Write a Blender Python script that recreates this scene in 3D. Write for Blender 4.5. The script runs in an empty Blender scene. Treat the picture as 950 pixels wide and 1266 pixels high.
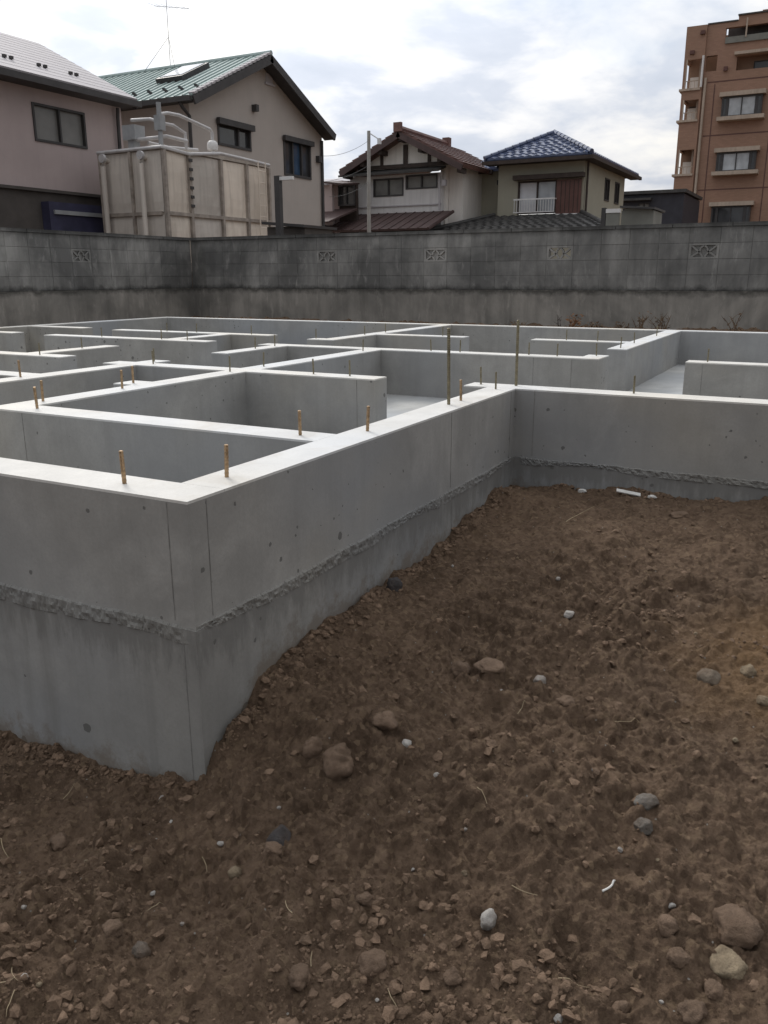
import bpy, bmesh, math, random
import numpy as np
from mathutils import Vector, Matrix

S = bpy.context.scene
COL = S.collection
rnd = random.Random(7)
R = math.radians

# ------------------------------------------------------------------ camera
YAW, PITCH, ROLL, FPX = R(27.977), R(15.732), R(0.142), 1037.2
EYE = Vector((0, 0, 1.5))
cam_d = bpy.data.cameras.new('camera')
cam = bpy.data.objects.new('camera', cam_d)
COL.objects.link(cam)
S.camera = cam


def cam_axis(x, y, z):
    cp, sp, cr, sr = math.cos(PITCH), math.sin(PITCH), math.cos(ROLL), math.sin(ROLL)
    x, y = cr * x - sr * y, sr * x + cr * y
    fw, dn = z * cp - y * sp, z * sp + y * cp
    return Vector((fw * math.cos(YAW) + x * math.sin(YAW), fw * math.sin(YAW) - x * math.cos(YAW), -dn))


rt, up, bk = cam_axis(1, 0, 0), cam_axis(0, -1, 0), cam_axis(0, 0, -1)
cam.matrix_world = Matrix(((rt.x, up.x, bk.x, EYE.x), (rt.y, up.y, bk.y, EYE.y), (rt.z, up.z, bk.z, EYE.z), (0, 0, 0, 1)))
cam_d.sensor_fit = 'HORIZONTAL'
cam_d.sensor_width = 36.0
cam_d.lens = FPX / 950 * 36
cam_d.clip_start = 0.05
cam_d.clip_end = 2000

# ------------------------------------------------------------------ light
S.view_settings.view_transform = 'Standard'
S.view_settings.look = 'None'
S.view_settings.gamma = 1
S.view_settings.exposure = 0.2
SUN_AZ, SUN_EL = R(52), R(36)          # azimuth counted from +X towards +Y
sd = Vector((math.cos(SUN_AZ) * math.cos(SUN_EL), math.sin(SUN_AZ) * math.cos(SUN_EL), math.sin(SUN_EL)))
sun_d = bpy.data.lights.new('sun', 'SUN')
sun_d.energy = 1.5
sun_d.angle = R(16)
sun_d.color = (1, 0.95, 0.88)
sun = bpy.data.objects.new('sun', sun_d)
COL.objects.link(sun)
sun.rotation_euler = sd.to_track_quat('Z', 'Y').to_euler()

W = bpy.data.worlds.new('World')
S.world = W
W.use_nodes = True
nt = W.node_tree
nt.nodes.clear()


def N(t, kind, **kw):
    n = t.nodes.new(kind)
    for k, v in kw.items():
        if k.startswith('i_'):
            key = k[2:]
            n.inputs[int(key) if key.isdigit() else key].default_value = v
        else:
            setattr(n, k, v)
    return n


def math_n(t, op, a, b=None, c=None, clamp=False):
    n = t.nodes.new('ShaderNodeMath')
    n.operation = op
    n.use_clamp = clamp
    for i, v in enumerate((a, b, c)):
        if v is None:
            continue
        if isinstance(v, (int, float)):
            n.inputs[i].default_value = v
        else:
            t.links.new(v, n.inputs[i])
    return n.outputs[0]


def mixc(t, fac, a, b, blend='MIX'):
    n = t.nodes.new('ShaderNodeMix')
    n.data_type = 'RGBA'
    n.blend_type = blend
    for i, v in ((0, fac), (6, a), (7, b)):
        if isinstance(v, (int, float)):
            n.inputs[i].default_value = v
        elif isinstance(v, tuple):
            n.inputs[i].default_value = (v[0], v[1], v[2], 1)
        else:
            t.links.new(v, n.inputs[i])
    return n.outputs[2]


def ramp(t, fac, stops):
    n = t.nodes.new('ShaderNodeValToRGB')
    e = n.color_ramp.elements
    while len(e) < len(stops):
        e.new(0.5)
    for i, (p, c) in enumerate(stops):
        e[i].position = p
        e[i].color = (c, c, c, 1) if isinstance(c, (int, float)) else (c[0], c[1], c[2], 1)
    t.links.new(fac, n.inputs[0])
    return n.outputs[0]


sky = N(nt, 'ShaderNodeTexSky', sky_type='NISHITA', sun_disc=False, sun_elevation=SUN_EL,
        sun_rotation=math.pi / 2 - SUN_AZ)
tc = N(nt, 'ShaderNodeTexCoord')
sep = N(nt, 'ShaderNodeSeparateXYZ')
nt.links.new(tc.outputs['Generated'], sep.inputs[0])
zc = math_n(nt, 'MAXIMUM', sep.outputs[2], 0.0)
den = math_n(nt, 'ADD', zc, 0.22)
comb = N(nt, 'ShaderNodeCombineXYZ')
nt.links.new(math_n(nt, 'DIVIDE', sep.outputs[0], den), comb.inputs[0])
nt.links.new(math_n(nt, 'DIVIDE', sep.outputs[1], den), comb.inputs[1])
cl1 = N(nt, 'ShaderNodeTexNoise', i_Scale=3.2, i_Detail=5.0, i_Roughness=0.54, i_Distortion=0.2)
mp = N(nt, 'ShaderNodeMapping')
mp.inputs['Location'].default_value = (5.2, 0.6, 0.4)
nt.links.new(comb.outputs[0], mp.inputs[0])
nt.links.new(mp.outputs[0], cl1.inputs[0])
cl2 = N(nt, 'ShaderNodeTexNoise', i_Scale=1.1, i_Detail=3.0, i_Roughness=0.5)
nt.links.new(mp.outputs[0], cl2.inputs[0])
dens = math_n(nt, 'ADD', math_n(nt, 'MULTIPLY', cl1.outputs[0], 0.65), math_n(nt, 'MULTIPLY', cl2.outputs[0], 0.35))
# glow of the veiled sun and brightening towards the zenith of an overcast sky
dot = N(nt, 'ShaderNodeVectorMath', operation='DOT_PRODUCT')
nt.links.new(tc.outputs['Generated'], dot.inputs[0])
dot.inputs[1].default_value = sd
g = math_n(nt, 'POWER', math_n(nt, 'MAXIMUM', math_n(nt, 'ADD', math_n(nt, 'MULTIPLY', dot.outputs['Value'], 0.5), 0.5), 0.0), 4.0)
lum = math_n(nt, 'MULTIPLY', math_n(nt, 'ADD', math_n(nt, 'MULTIPLY', zc, 0.75), 0.62),
             math_n(nt, 'ADD', math_n(nt, 'MULTIPLY', g, 0.85), 0.55))
cloud_t = ramp(nt, dens, [(0.40, (1.12, 1.10, 1.06)), (0.475, (0.96, 0.965, 0.985)), (0.56, (0.72, 0.765, 0.855)), (0.68, (0.62, 0.675, 0.775))])
cloud = mixc(nt, 1.0, cloud_t, lum, 'MULTIPLY')
gaps = ramp(nt, cl2.outputs[0], [(0.30, 0.45), (0.42, 0.06), (0.6, 0.0)])
cl_s = N(nt, 'ShaderNodeVectorMath', operation='SCALE')
nt.links.new(cloud, cl_s.inputs[0])
cl_s.inputs['Scale'].default_value = 11.0
skyc = mixc(nt, gaps, cl_s.outputs[0], sky.outputs[0])
bg = N(nt, 'ShaderNodeBackground', i_Strength=0.10)
nt.links.new(skyc, bg.inputs[0])
out = N(nt, 'ShaderNodeOutputWorld')
nt.links.new(bg.outputs[0], out.inputs[0])


# ------------------------------------------------------------------ materials
def lin(r, g, b, k=1.0):
    f = lambda c: ((c / 255 + 0.055) / 1.055) ** 2.4 if c > 10 else c / 255 / 12.92
    return (min(0.85, f(r) * k), min(0.85, f(g) * k), min(0.85, f(b) * k))


def new_mat(name, rough=0.8, metal=0.0, spec=0.4):
    m = bpy.data.materials.new(name)
    m.use_nodes = True
    t = m.node_tree
    b = t.nodes['Principled BSDF']
    b.inputs['Roughness'].default_value = rough
    b.inputs['Metallic'].default_value = metal
    b.inputs['Specular IOR Level'].default_value = spec
    return m, t, b


def world_pos(t, scale=(1, 1, 1)):
    g_ = t.nodes.new('ShaderNodeNewGeometry')
    mp_ = t.nodes.new('ShaderNodeMapping')
    mp_.inputs['Scale'].default_value = scale
    t.links.new(g_.outputs['Position'], mp_.inputs[0])
    return mp_.outputs[0]


def noise(t, vec, scale, detail=4, rough=0.55, dist=0.0):
    n = N(t, 'ShaderNodeTexNoise', i_Scale=scale, i_Detail=detail, i_Roughness=rough, i_Distortion=dist)
    t.links.new(vec, n.inputs[0])
    return n.outputs[0]


def bump(t, b, h, strength=0.3, dist=0.01, prev=None):
    n = N(t, 'ShaderNodeBump', i_Strength=strength, i_Distance=dist)
    t.links.new(h, n.inputs['Height'])
    if prev is not None:
        t.links.new(prev, n.inputs['Normal'])
    t.links.new(n.outputs[0], b.inputs['Normal'])
    return n.outputs[0]


def worn(name, col, var=0.18, scale=2.0, rough=0.75, metal=0.0, streak=0.0, grime=None, bmp=0.15, fine=60, per_obj=0.0, spec=0.4):
    """paint, plaster, tile, metal: a base colour with blotches, vertical run marks and a fine grain"""
    m, t, b = new_mat(name, rough, metal, spec)
    p = world_pos(t)
    n1 = noise(t, p, scale, 5, 0.6)
    lo = tuple(c * (1 - var) for c in col)
    hi = tuple(min(0.9, c * (1 + var)) for c in col)
    c = mixc(t, ramp(t, n1, [(0.3, 0), (0.7, 1)]), lo, hi)
    if streak:
        ps = world_pos(t, (6, 6, 0.35))
        s = ramp(t, noise(t, ps, 1.6, 4, 0.6), [(0.45, 0), (0.72, 1)])
        c = mixc(t, math_n(t, 'MULTIPLY', s, streak), c, grime or tuple(x * 0.45 for x in col))
    if per_obj:
        oi = t.nodes.new('ShaderNodeObjectInfo')
        v = math_n(t, 'MULTIPLY_ADD', oi.outputs['Random'], 2 * per_obj, 1 - per_obj)
        cc = N(t, 'ShaderNodeVectorMath', operation='SCALE')
        t.links.new(c, cc.inputs[0])
        t.links.new(v, cc.inputs['Scale'])
        c = cc.outputs[0]
    t.links.new(c, b.inputs['Base Color'])
    bump(t, b, noise(t, p, fine, 3, 0.6), bmp, 0.01)
    return m


def concrete(name, base, pits=True, streak=0.25, rough=0.85, pit_scale=5.0, blot=0.16, mud=False, scuff=False):
    m, t, b = new_mat(name, rough, 0, 0.3)
    p = world_pos(t)
    big = noise(t, p, 0.9, 4, 0.55)
    mid = noise(t, p, 5.0, 6, 0.65)
    fine = noise(t, p, 90, 3, 0.7)
    lo = tuple(c * (1 - blot) for c in base)
    hi = tuple(c * (1 + blot) for c in base)
    c = mixc(t, ramp(t, big, [(0.3, 0), (0.7, 1)]), lo, hi)
    c = mixc(t, ramp(t, mid, [(0.33, 0.55), (0.62, 0)]), c, tuple(x * 0.68 for x in base))
    pale = noise(t, p, 2.2, 5, 0.62, 0.6)
    c = mixc(t, ramp(t, pale, [(0.52, 0), (0.70, 0.5 if blot > .1 else .15)]), c, tuple(min(.8, x * 1.3) for x in base))
    c = mixc(t, ramp(t, fine, [(0.3, 0.22), (0.6, 0)]), c, tuple(x * 0.6 for x in base))
    # cooler and warmer pours
    tint = noise(t, p, 0.55, 2)
    c = mixc(t, ramp(t, tint, [(0.35, 0.5), (0.55, 0)]), c, (base[0] * 0.88, base[1] * 0.96, base[2] * 1.1))
    warm = noise(t, p, 0.8, 3)
    c = mixc(t, ramp(t, warm, [(0.52, 0), (0.68, 0.4)]), c, (base[0] * 1.08, base[1] * 1.0, base[2] * 0.86))
    if streak:
        s = ramp(t, noise(t, world_pos(t, (9, 9, 0.5)), 1.5, 4, 0.6), [(0.5, 0), (0.75, 1)])
        c = mixc(t, math_n(t, 'MULTIPLY', s, streak), c, tuple(x * 0.6 for x in base))
    nrm = bump(t, b, mid, 0.15, 0.01)
    nrm = bump(t, b, fine, 0.25, 0.002, nrm)
    if pits:
        d = noise(t, p, 3.0, 2)
        vs = []
        for sc, lim in ((pit_scale, 0.05), (pit_scale * 2.7, 0.06)):
            v = N(t, 'ShaderNodeTexVoronoi', i_Scale=sc)
            wv = N(t, 'ShaderNodeVectorMath', operation='ADD')
            t.links.new(p, wv.inputs[0])
            nn = N(t, 'ShaderNodeTexNoise', i_Scale=60.0)
            t.links.new(p, nn.inputs[0])
            sc_ = N(t, 'ShaderNodeVectorMath', operation='SCALE')
            t.links.new(nn.outputs['Color'], sc_.inputs[0])
            sc_.inputs['Scale'].default_value = 0.012
            t.links.new(sc_.outputs[0], wv.inputs[1])
            t.links.new(wv.outputs[0], v.inputs['Vector'])
            hole = math_n(t, 'LESS_THAN', v.outputs['Distance'], math_n(t, 'MULTIPLY', math_n(t, 'POWER', d, 2.0), lim * 5.5))
            sepc = N(t, 'ShaderNodeSeparateColor')
            t.links.new(v.outputs['Color'], sepc.inputs[0])
            vs.append(math_n(t, 'MULTIPLY', hole, math_n(t, 'GREATER_THAN', sepc.outputs[0], 0.3)))
        hole = math_n(t, 'MAXIMUM', vs[0], vs[1])
        c = mixc(t, math_n(t, 'MULTIPLY', hole, 0.75), c, tuple(x * 0.3 for x in base))
        bump(t, b, math_n(t, 'MULTIPLY', hole, -1.0), 0.6, 0.004, nrm)
    if scuff:    # dusty boot scuffs and trowel marks
        sc1 = noise(t, p, 3.2, 6, 0.7, 0.8)
        c = mixc(t, ramp(t, sc1, [(0.52, 0), (0.68, 0.35)]), c, (0.42, 0.37, 0.30))
        sc2 = noise(t, world_pos(t, (1, 1, 1)), 40, 4, 0.8)
        c = mixc(t, ramp(t, sc2, [(0.60, 0), (0.70, 0.3)]), c, (0.33, 0.31, 0.28))
    if mud:      # earth splashed and rubbed onto the foot of the wall
        sx = N(t, 'ShaderNodeSeparateXYZ')
        t.links.new(p, sx.inputs[0])
        soil_z = math_n(t, 'MULTIPLY_ADD', math_n(t, 'DIVIDE', math_n(t, 'SUBTRACT', sx.outputs[0], 1.73), 0.3, clamp=True), 0.34, -0.04)
        hgt = math_n(t, 'SUBTRACT', sx.outputs[2], soil_z)
        sp = math_n(t, 'SUBTRACT', math_n(t, 'ADD', noise(t, p, 11, 7, 0.78), 0.06), math_n(t, 'MULTIPLY', hgt, 2.4))
        below = math_n(t, 'SUBTRACT', JZ_, sx.outputs[2])
        st = math_n(t, 'SUBTRACT', math_n(t, 'ADD', noise(t, world_pos(t, (5, 5, 1.2)), 4, 6, 0.75), 0.16), math_n(t, 'MULTIPLY', math_n(t, 'ABSOLUTE', below), 2.2))
        c = mixc(t, ramp(t, st, [(0.42, 0), (0.62, 0.6)]), c, tuple(x * 0.5 for x in base))
        c = mixc(t, ramp(t, sp, [(0.42, 0), (0.60, 0.6)]), c, (0.15, 0.115, 0.082))
    t.links.new(c, b.inputs['Base Color'])
    return m


JZ_ = 0.47
M = {}
M['concrete'] = concrete('formed concrete', (0.325, 0.316, 0.297), pit_scale=6.5, blot=0.2)
M['base_concrete'] = concrete('rough base concrete', (0.29, 0.282, 0.264), streak=0.5, pit_scale=5.0, blot=0.24, mud=True)
M['slab'] = concrete('floor concrete', (0.40, 0.40, 0.385), pits=False, streak=0)
M['coating'] = concrete('white levelling mortar', (0.65, 0.635, 0.60), pits=False, streak=0, blot=0.06, rough=0.7, scuff=True)
M['joint'] = concrete('honeycombed joint', (0.225, 0.218, 0.202), pits=True, streak=0, pit_scale=30)
M['seam'] = worn('seam shadow', (0.20, 0.195, 0.183), 0.4, 14)  # recess shadow of the panel seams, put into the colour
M['yellow_zinc'] = worn('coppery passivated steel', (0.36, 0.25, 0.15), 0.35, 40, rough=0.38, metal=0.85, bmp=0.1)
M['dull_zinc'] = worn('dull olive steel', (0.20, 0.175, 0.115), 0.3, 40, rough=0.5, metal=0.6, bmp=0.1)


def glass_mat(name, col, rough=0.08):
    m, t, b = new_mat(name, rough, 0.0, 0.6)
    p = world_pos(t)
    c = mixc(t, ramp(t, noise(t, p, 1.5, 3), [(0.35, 0), (0.65, 1)]), tuple(x * 0.75 for x in col), tuple(x * 1.2 for x in col))
    t.links.new(c, b.inputs['Base Color'])
    return m


# wall blocks: grey, streaked and darkened by algae in patches
def block_mat(name, base, dark, per=0.1):
    m, t, b = new_mat(name, 0.92, 0, 0.2)
    p = world_pos(t)
    c = mixc(t, ramp(t, noise(t, p, 0.75, 6, 0.62, 0.5), [(0.40, 0), (0.60, 1)]), dark, base)
    s = ramp(t, noise(t, world_pos(t, (3, 3, 0.6)), 1.5, 6, 0.65), [(0.42, 0), (0.72, 0.8)])
    c = mixc(t, math_n(t, 'MULTIPLY', s, 0.75), c, tuple(x * 0.55 for x in dark))
    pale = ramp(t, noise(t, world_pos(t, (4, 4, 1.2)), 1.9, 6, 0.72, 0.3), [(0.56, 0), (0.74, 0.8)])
    c = mixc(t, math_n(t, 'MULTIPLY', pale, 0.45), c, tuple(x * 1.7 for x in base))
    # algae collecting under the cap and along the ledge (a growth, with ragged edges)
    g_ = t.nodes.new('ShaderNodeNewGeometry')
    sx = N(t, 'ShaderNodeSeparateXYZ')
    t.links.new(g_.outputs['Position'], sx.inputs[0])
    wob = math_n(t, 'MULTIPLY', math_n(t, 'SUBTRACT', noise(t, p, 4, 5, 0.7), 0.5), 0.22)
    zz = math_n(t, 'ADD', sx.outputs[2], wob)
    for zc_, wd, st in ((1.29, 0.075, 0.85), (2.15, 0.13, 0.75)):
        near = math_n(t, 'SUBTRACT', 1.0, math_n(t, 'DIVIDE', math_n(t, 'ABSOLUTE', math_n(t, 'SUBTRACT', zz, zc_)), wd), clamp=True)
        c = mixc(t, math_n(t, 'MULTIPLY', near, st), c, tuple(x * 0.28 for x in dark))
    oi = t.nodes.new('ShaderNodeObjectInfo')
    cc = N(t, 'ShaderNodeVectorMath', operation='SCALE')
    t.links.new(c, cc.inputs[0])
    t.links.new(math_n(t, 'MULTIPLY_ADD', oi.outputs['Random'], 2 * per, 1 - per), cc.inputs['Scale'])
    t.links.new(cc.outputs[0], b.inputs['Base Color'])
    nr = bump(t, b, noise(t, p, 120, 3, 0.7), 0.35, 0.004)
    bump(t, b, noise(t, p, 12, 4, 0.6), 0.15, 0.01, nr)
    return m


M['block'] = block_mat('weathered concrete block', (0.30, 0.295, 0.28), (0.135, 0.134, 0.13), 0.09)
M['vent_block'] = block_mat('pale pierced block', (0.36, 0.35, 0.33), (0.2, 0.198, 0.19), 0.05)
M['mortar'] = block_mat('dark mortar', (0.24, 0.235, 0.22), (0.11, 0.109, 0.105), 0.0)
M['wall_base'] = block_mat('stained retaining concrete', (0.33, 0.31, 0.28), (0.19, 0.182, 0.166), 0.0)


def soil_mat(name):
    m, t, b = new_mat(name, 0.97, 0, 0.12)
    p = world_pos(t)
    n1 = noise(t, p, 1.6, 7, 0.68, 0.4)
    n2 = noise(t, p, 14, 6, 0.7)
    c = mixc(t, ramp(t, n1, [(0.36, 0), (0.62, 1)]), (0.086, 0.057, 0.038), (0.166, 0.112, 0.076))
    c = mixc(t, ramp(t, n2, [(0.35, 0.0), (0.72, 0.75)]), c, (0.23, 0.160, 0.110))
    v = N(t, 'ShaderNodeTexVoronoi', i_Scale=70.0)
    t.links.new(p, v.inputs['Vector'])
    sc = N(t, 'ShaderNodeSeparateColor')
    t.links.new(v.outputs['Color'], sc.inputs[0])
    c = mixc(t, ramp(t, sc.outputs[0], [(0.0, 0.45), (0.5, 0.0), (1.0, 0.0)]), c, (0.055, 0.035, 0.023))
    c = mixc(t, ramp(t, sc.outputs[1], [(0.0, 0.0), (0.75, 0.0), (1.0, 0.5)]), c, (0.28, 0.20, 0.13))
    # ochre patch at the right edge of the plot
    dd = N(t, 'ShaderNodeVectorMath', operation='DISTANCE')
    t.links.new(p, dd.inputs[0])
    dd.inputs[1].default_value = (2.85, -0.12, 0.28)
    ring = math_n(t, 'SUBTRACT', 1.0, math_n(t, 'DIVIDE', math_n(t, 'ADD', dd.outputs['Value'], math_n(t, 'MULTIPLY', math_n(t, 'SUBTRACT', n1, 0.5), 0.9)), 0.55), clamp=True)
    c = mixc(t, math_n(t, 'MULTIPLY', ring, 0.75), c, (0.27, 0.165, 0.08))
    # tiny pale grit
    v2 = N(t, 'ShaderNodeTexVoronoi', i_Scale=55.0)
    t.links.new(p, v2.inputs['Vector'])
    s2 = N(t, 'ShaderNodeSeparateColor')
    t.links.new(v2.outputs['Color'], s2.inputs[0])
    grit = math_n(t, 'MULTIPLY', math_n(t, 'LESS_THAN', v2.outputs['Distance'], 0.16), math_n(t, 'GREATER_THAN', s2.outputs[2], 0.965))
    c = mixc(t, grit, c, (0.27, 0.25, 0.22))
    t.links.new(c, b.inputs['Base Color'])
    nr = bump(t, b, noise(t, p, 45, 6, 0.78), 0.9, 0.022)
    bump(t, b, noise(t, p, 200, 4, 0.75), 0.9, 0.006, nr)
    return m


M['soil'] = soil_mat('loose brown soil')


def stone_mat(name, col, var=0.3, dust=0.5):
    m, t, b = new_mat(name, 0.92, 0, 0.2)
    p = world_pos(t)
    c = mixc(t, ramp(t, noise(t, p, 22, 6, 0.7), [(0.3, 0), (0.7, 1)]), tuple(x * (1 - var) for x in col), tuple(x * (1 + var) for x in col))
    c = mixc(t, ramp(t, noise(t, p, 9, 5, 0.7), [(0.42, 0.0), (0.7, dust)]), c, (0.128, 0.086, 0.057))
    t.links.new(c, b.inputs['Base Color'])
    nr = bump(t, b, noise(t, p, 60, 6, 0.75), 0.7, 0.012)
    bump(t, b, noise(t, p, 240, 3, 0.7), 0.5, 0.003, nr)
    return m


M['stone_white'] = stone_mat('pale pebble', (0.42, 0.40, 0.37), 0.3, 0.65)
M['stone_grey'] = stone_mat('grey stone', (0.165, 0.152, 0.135), 0.3, 0.75)
M['stone_dark'] = stone_mat('dark stone', (0.075, 0.07, 0.07), 0.3, 0.4)
M['stone_tan'] = stone_mat('tan stone', (0.25, 0.20, 0.135), 0.4, 0.65)
M['stone_brown'] = stone_mat('brownish stone', (0.17, 0.14, 0.108), 0.3, 0.6)
M['clod'] = stone_mat('earth clod', (0.165, 0.114, 0.08), 0.35, 0.6)
M['crumb'] = stone_mat('crumbled earth', (0.19, 0.129, 0.088), 0.5, 0.35)
M['straw'] = worn('dry straw', (0.34, 0.27, 0.17), 0.3, 30)
M['scrap'] = worn('white scrap', (0.6, 0.59, 0.56), 0.12, 12)

M['pink_plaster'] = worn('mauve grey plaster', lin(142, 130, 128, 1.65), 0.06, 1.2, streak=0.08, bmp=0.3, fine=40)
M['dark_clad'] = worn('dark brown cladding', (0.075, 0.066, 0.06), 0.2, 3)
M['navy'] = worn('navy sheet', (0.045, 0.045, 0.085), 0.25, 3, rough=0.5)
M['grey_roof'] = worn('pale grey roofing', (0.43, 0.41, 0.425), 0.04, 2, rough=0.75, spec=0.25)
M['trim_dark'] = worn('dark trim', (0.05, 0.047, 0.047), 0.25, 4, rough=0.55)
M['green_roof'] = worn('green metal roofing', (0.36, 0.44, 0.425), 0.08, 2, rough=0.7, streak=0.2, spec=0.25)
M['grey_plaster'] = worn('warm grey plaster', lin(132, 126, 121, 1.9), 0.06, 1.2, streak=0.07, bmp=0.3, fine=40)
M['glass'] = glass_mat('dim glass', (0.05, 0.052, 0.055))
M['frosted'] = glass_mat('frosted glass', (0.17, 0.165, 0.155), 0.4)
M['blue_glass'] = glass_mat('glass over blue curtain', (0.04, 0.075, 0.13))
M['curtain'] = worn('white curtain', (0.62, 0.62, 0.64), 0.08, 4)
M['pale_glass'] = glass_mat('glass over pale curtain', (0.40, 0.42, 0.44))
M['white_metal'] = worn('white painted metal', (0.66, 0.65, 0.64), 0.1, 8, rough=0.5)
M['panel'] = worn('stained tank panel', lin(168, 159, 148, 1.75), 0.1, 1.6, rough=0.6, streak=0.3, grime=(0.22, 0.18, 0.14), bmp=0.1, per_obj=0.08)
M['panel_grey'] = worn('greyed tank panel', lin(152, 146, 139, 1.75), 0.1, 1.8, rough=0.6, streak=0.3, grime=(0.18, 0.16, 0.14), bmp=0.1, per_obj=0.08)
M['rust_flange'] = worn('grimy flange', (0.31, 0.27, 0.235), 0.35, 5, rough=0.7)
M['grey_pipe'] = worn('pale grey pipe', (0.48, 0.47, 0.47), 0.15, 5, rough=0.5)
M['grey_box'] = worn('grey equipment box', (0.30, 0.31, 0.32), 0.15, 5, rough=0.5)
M['cream'] = worn('cream plaster', lin(174, 170, 165, 1.7), 0.06, 1.5, streak=0.2, bmp=0.2)
M['white_plaster'] = worn('off white plaster', (0.60, 0.585, 0.575), 0.07, 1.5, streak=0.22)
M['timber'] = worn('dark timber', (0.05, 0.036, 0.03), 0.3, 6)
M['maroon_roof'] = worn('maroon sheet roof', (0.072, 0.045, 0.042), 0.2, 2.5, rough=0.6, streak=0.4)
M['red_tile'] = worn('brownish red tile', (0.14, 0.072, 0.06), 0.3, 4, rough=0.55, per_obj=0.12)
M['olive'] = worn('olive plaster', lin(121, 118, 106, 1.8), 0.06, 1.5, streak=0.08, bmp=0.25)
M['blue_tile'] = worn('dark blue glazed tile', (0.06, 0.08, 0.15), 0.35, 5, rough=0.28, per_obj=0.1, spec=0.6)
M['brown_shutter'] = worn('red brown shutter', (0.11, 0.05, 0.04), 0.15, 4, rough=0.5)
M['dark_roof'] = worn('weathered dark roof', (0.06, 0.058, 0.056), 0.3, 3, rough=0.6, streak=0.4)
M['grey_shed'] = worn('grey shed', (0.19, 0.19, 0.17), 0.15, 3)
M['black_house'] = worn('black siding', (0.035, 0.035, 0.045), 0.2, 3, rough=0.6)
M['pole'] = worn('pole concrete', (0.33, 0.32, 0.30), 0.15, 3)
M['wire'] = worn('cable', (0.12, 0.12, 0.12), 0.2, 3)
M['antenna'] = worn('glare-pale antenna metal', (0.62, 0.62, 0.63), 0.1, 3, rough=0.4)  # colour lightened to imitate sky glare around thin metal
M['ledge'] = worn('cream ledge', (0.43, 0.35, 0.28), 0.12, 3, streak=0.3)
M['weed'] = worn('dead weed', (0.13, 0.085, 0.05), 0.4, 20)
M['rust_leaf'] = worn('rusty dead leaf', (0.20, 0.10, 0.045), 0.4, 20)


def tile_mat():
    m, t, b = new_mat('brown wall tile', 0.55, 0, 0.4)
    p = world_pos(t)
    cx = N(t, 'ShaderNodeSeparateXYZ')
    t.links.new(p, cx.inputs[0])
    cb = N(t, 'ShaderNodeCombineXYZ')
    t.links.new(math_n(t, 'ADD', cx.outputs[0], cx.outputs[1]), cb.inputs[0])
    t.links.new(cx.outputs[2], cb.inputs[1])
    br = N(t, 'ShaderNodeTexBrick', i_Scale=1.0)
    br.inputs['Brick Width'].default_value = 0.235
    br.inputs['Row Height'].default_value = 0.072
    br.inputs['Mortar Size'].default_value = 0.006
    br.inputs['Color1'].default_value = (*lin(130, 101, 84, 1.5), 1)
    br.inputs['Color2'].default_value = (*lin(121, 93, 77, 1.5), 1)
    br.inputs['Mortar'].default_value = (*lin(110, 88, 76, 1.7), 1)
    t.links.new(cb.outputs[0], br.inputs[0])
    c = mixc(t, ramp(t, noise(t, p, 0.7, 4), [(0.35, 0.3), (0.65, 0)]), br.outputs[0], lin(112, 90, 72, 1.6))
    t.links.new(c, b.inputs['Base Color'])
    bump(t, b, br.outputs['Fac'], -0.2, 0.01)
    return m


M['brown_tile'] = tile_mat()
M['brown_dark'] = worn('shaded balcony paint', lin(110, 88, 72, 1.7), 0.12, 2)

# ------------------------------------------------------------------ builders
PLOC = {}


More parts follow.
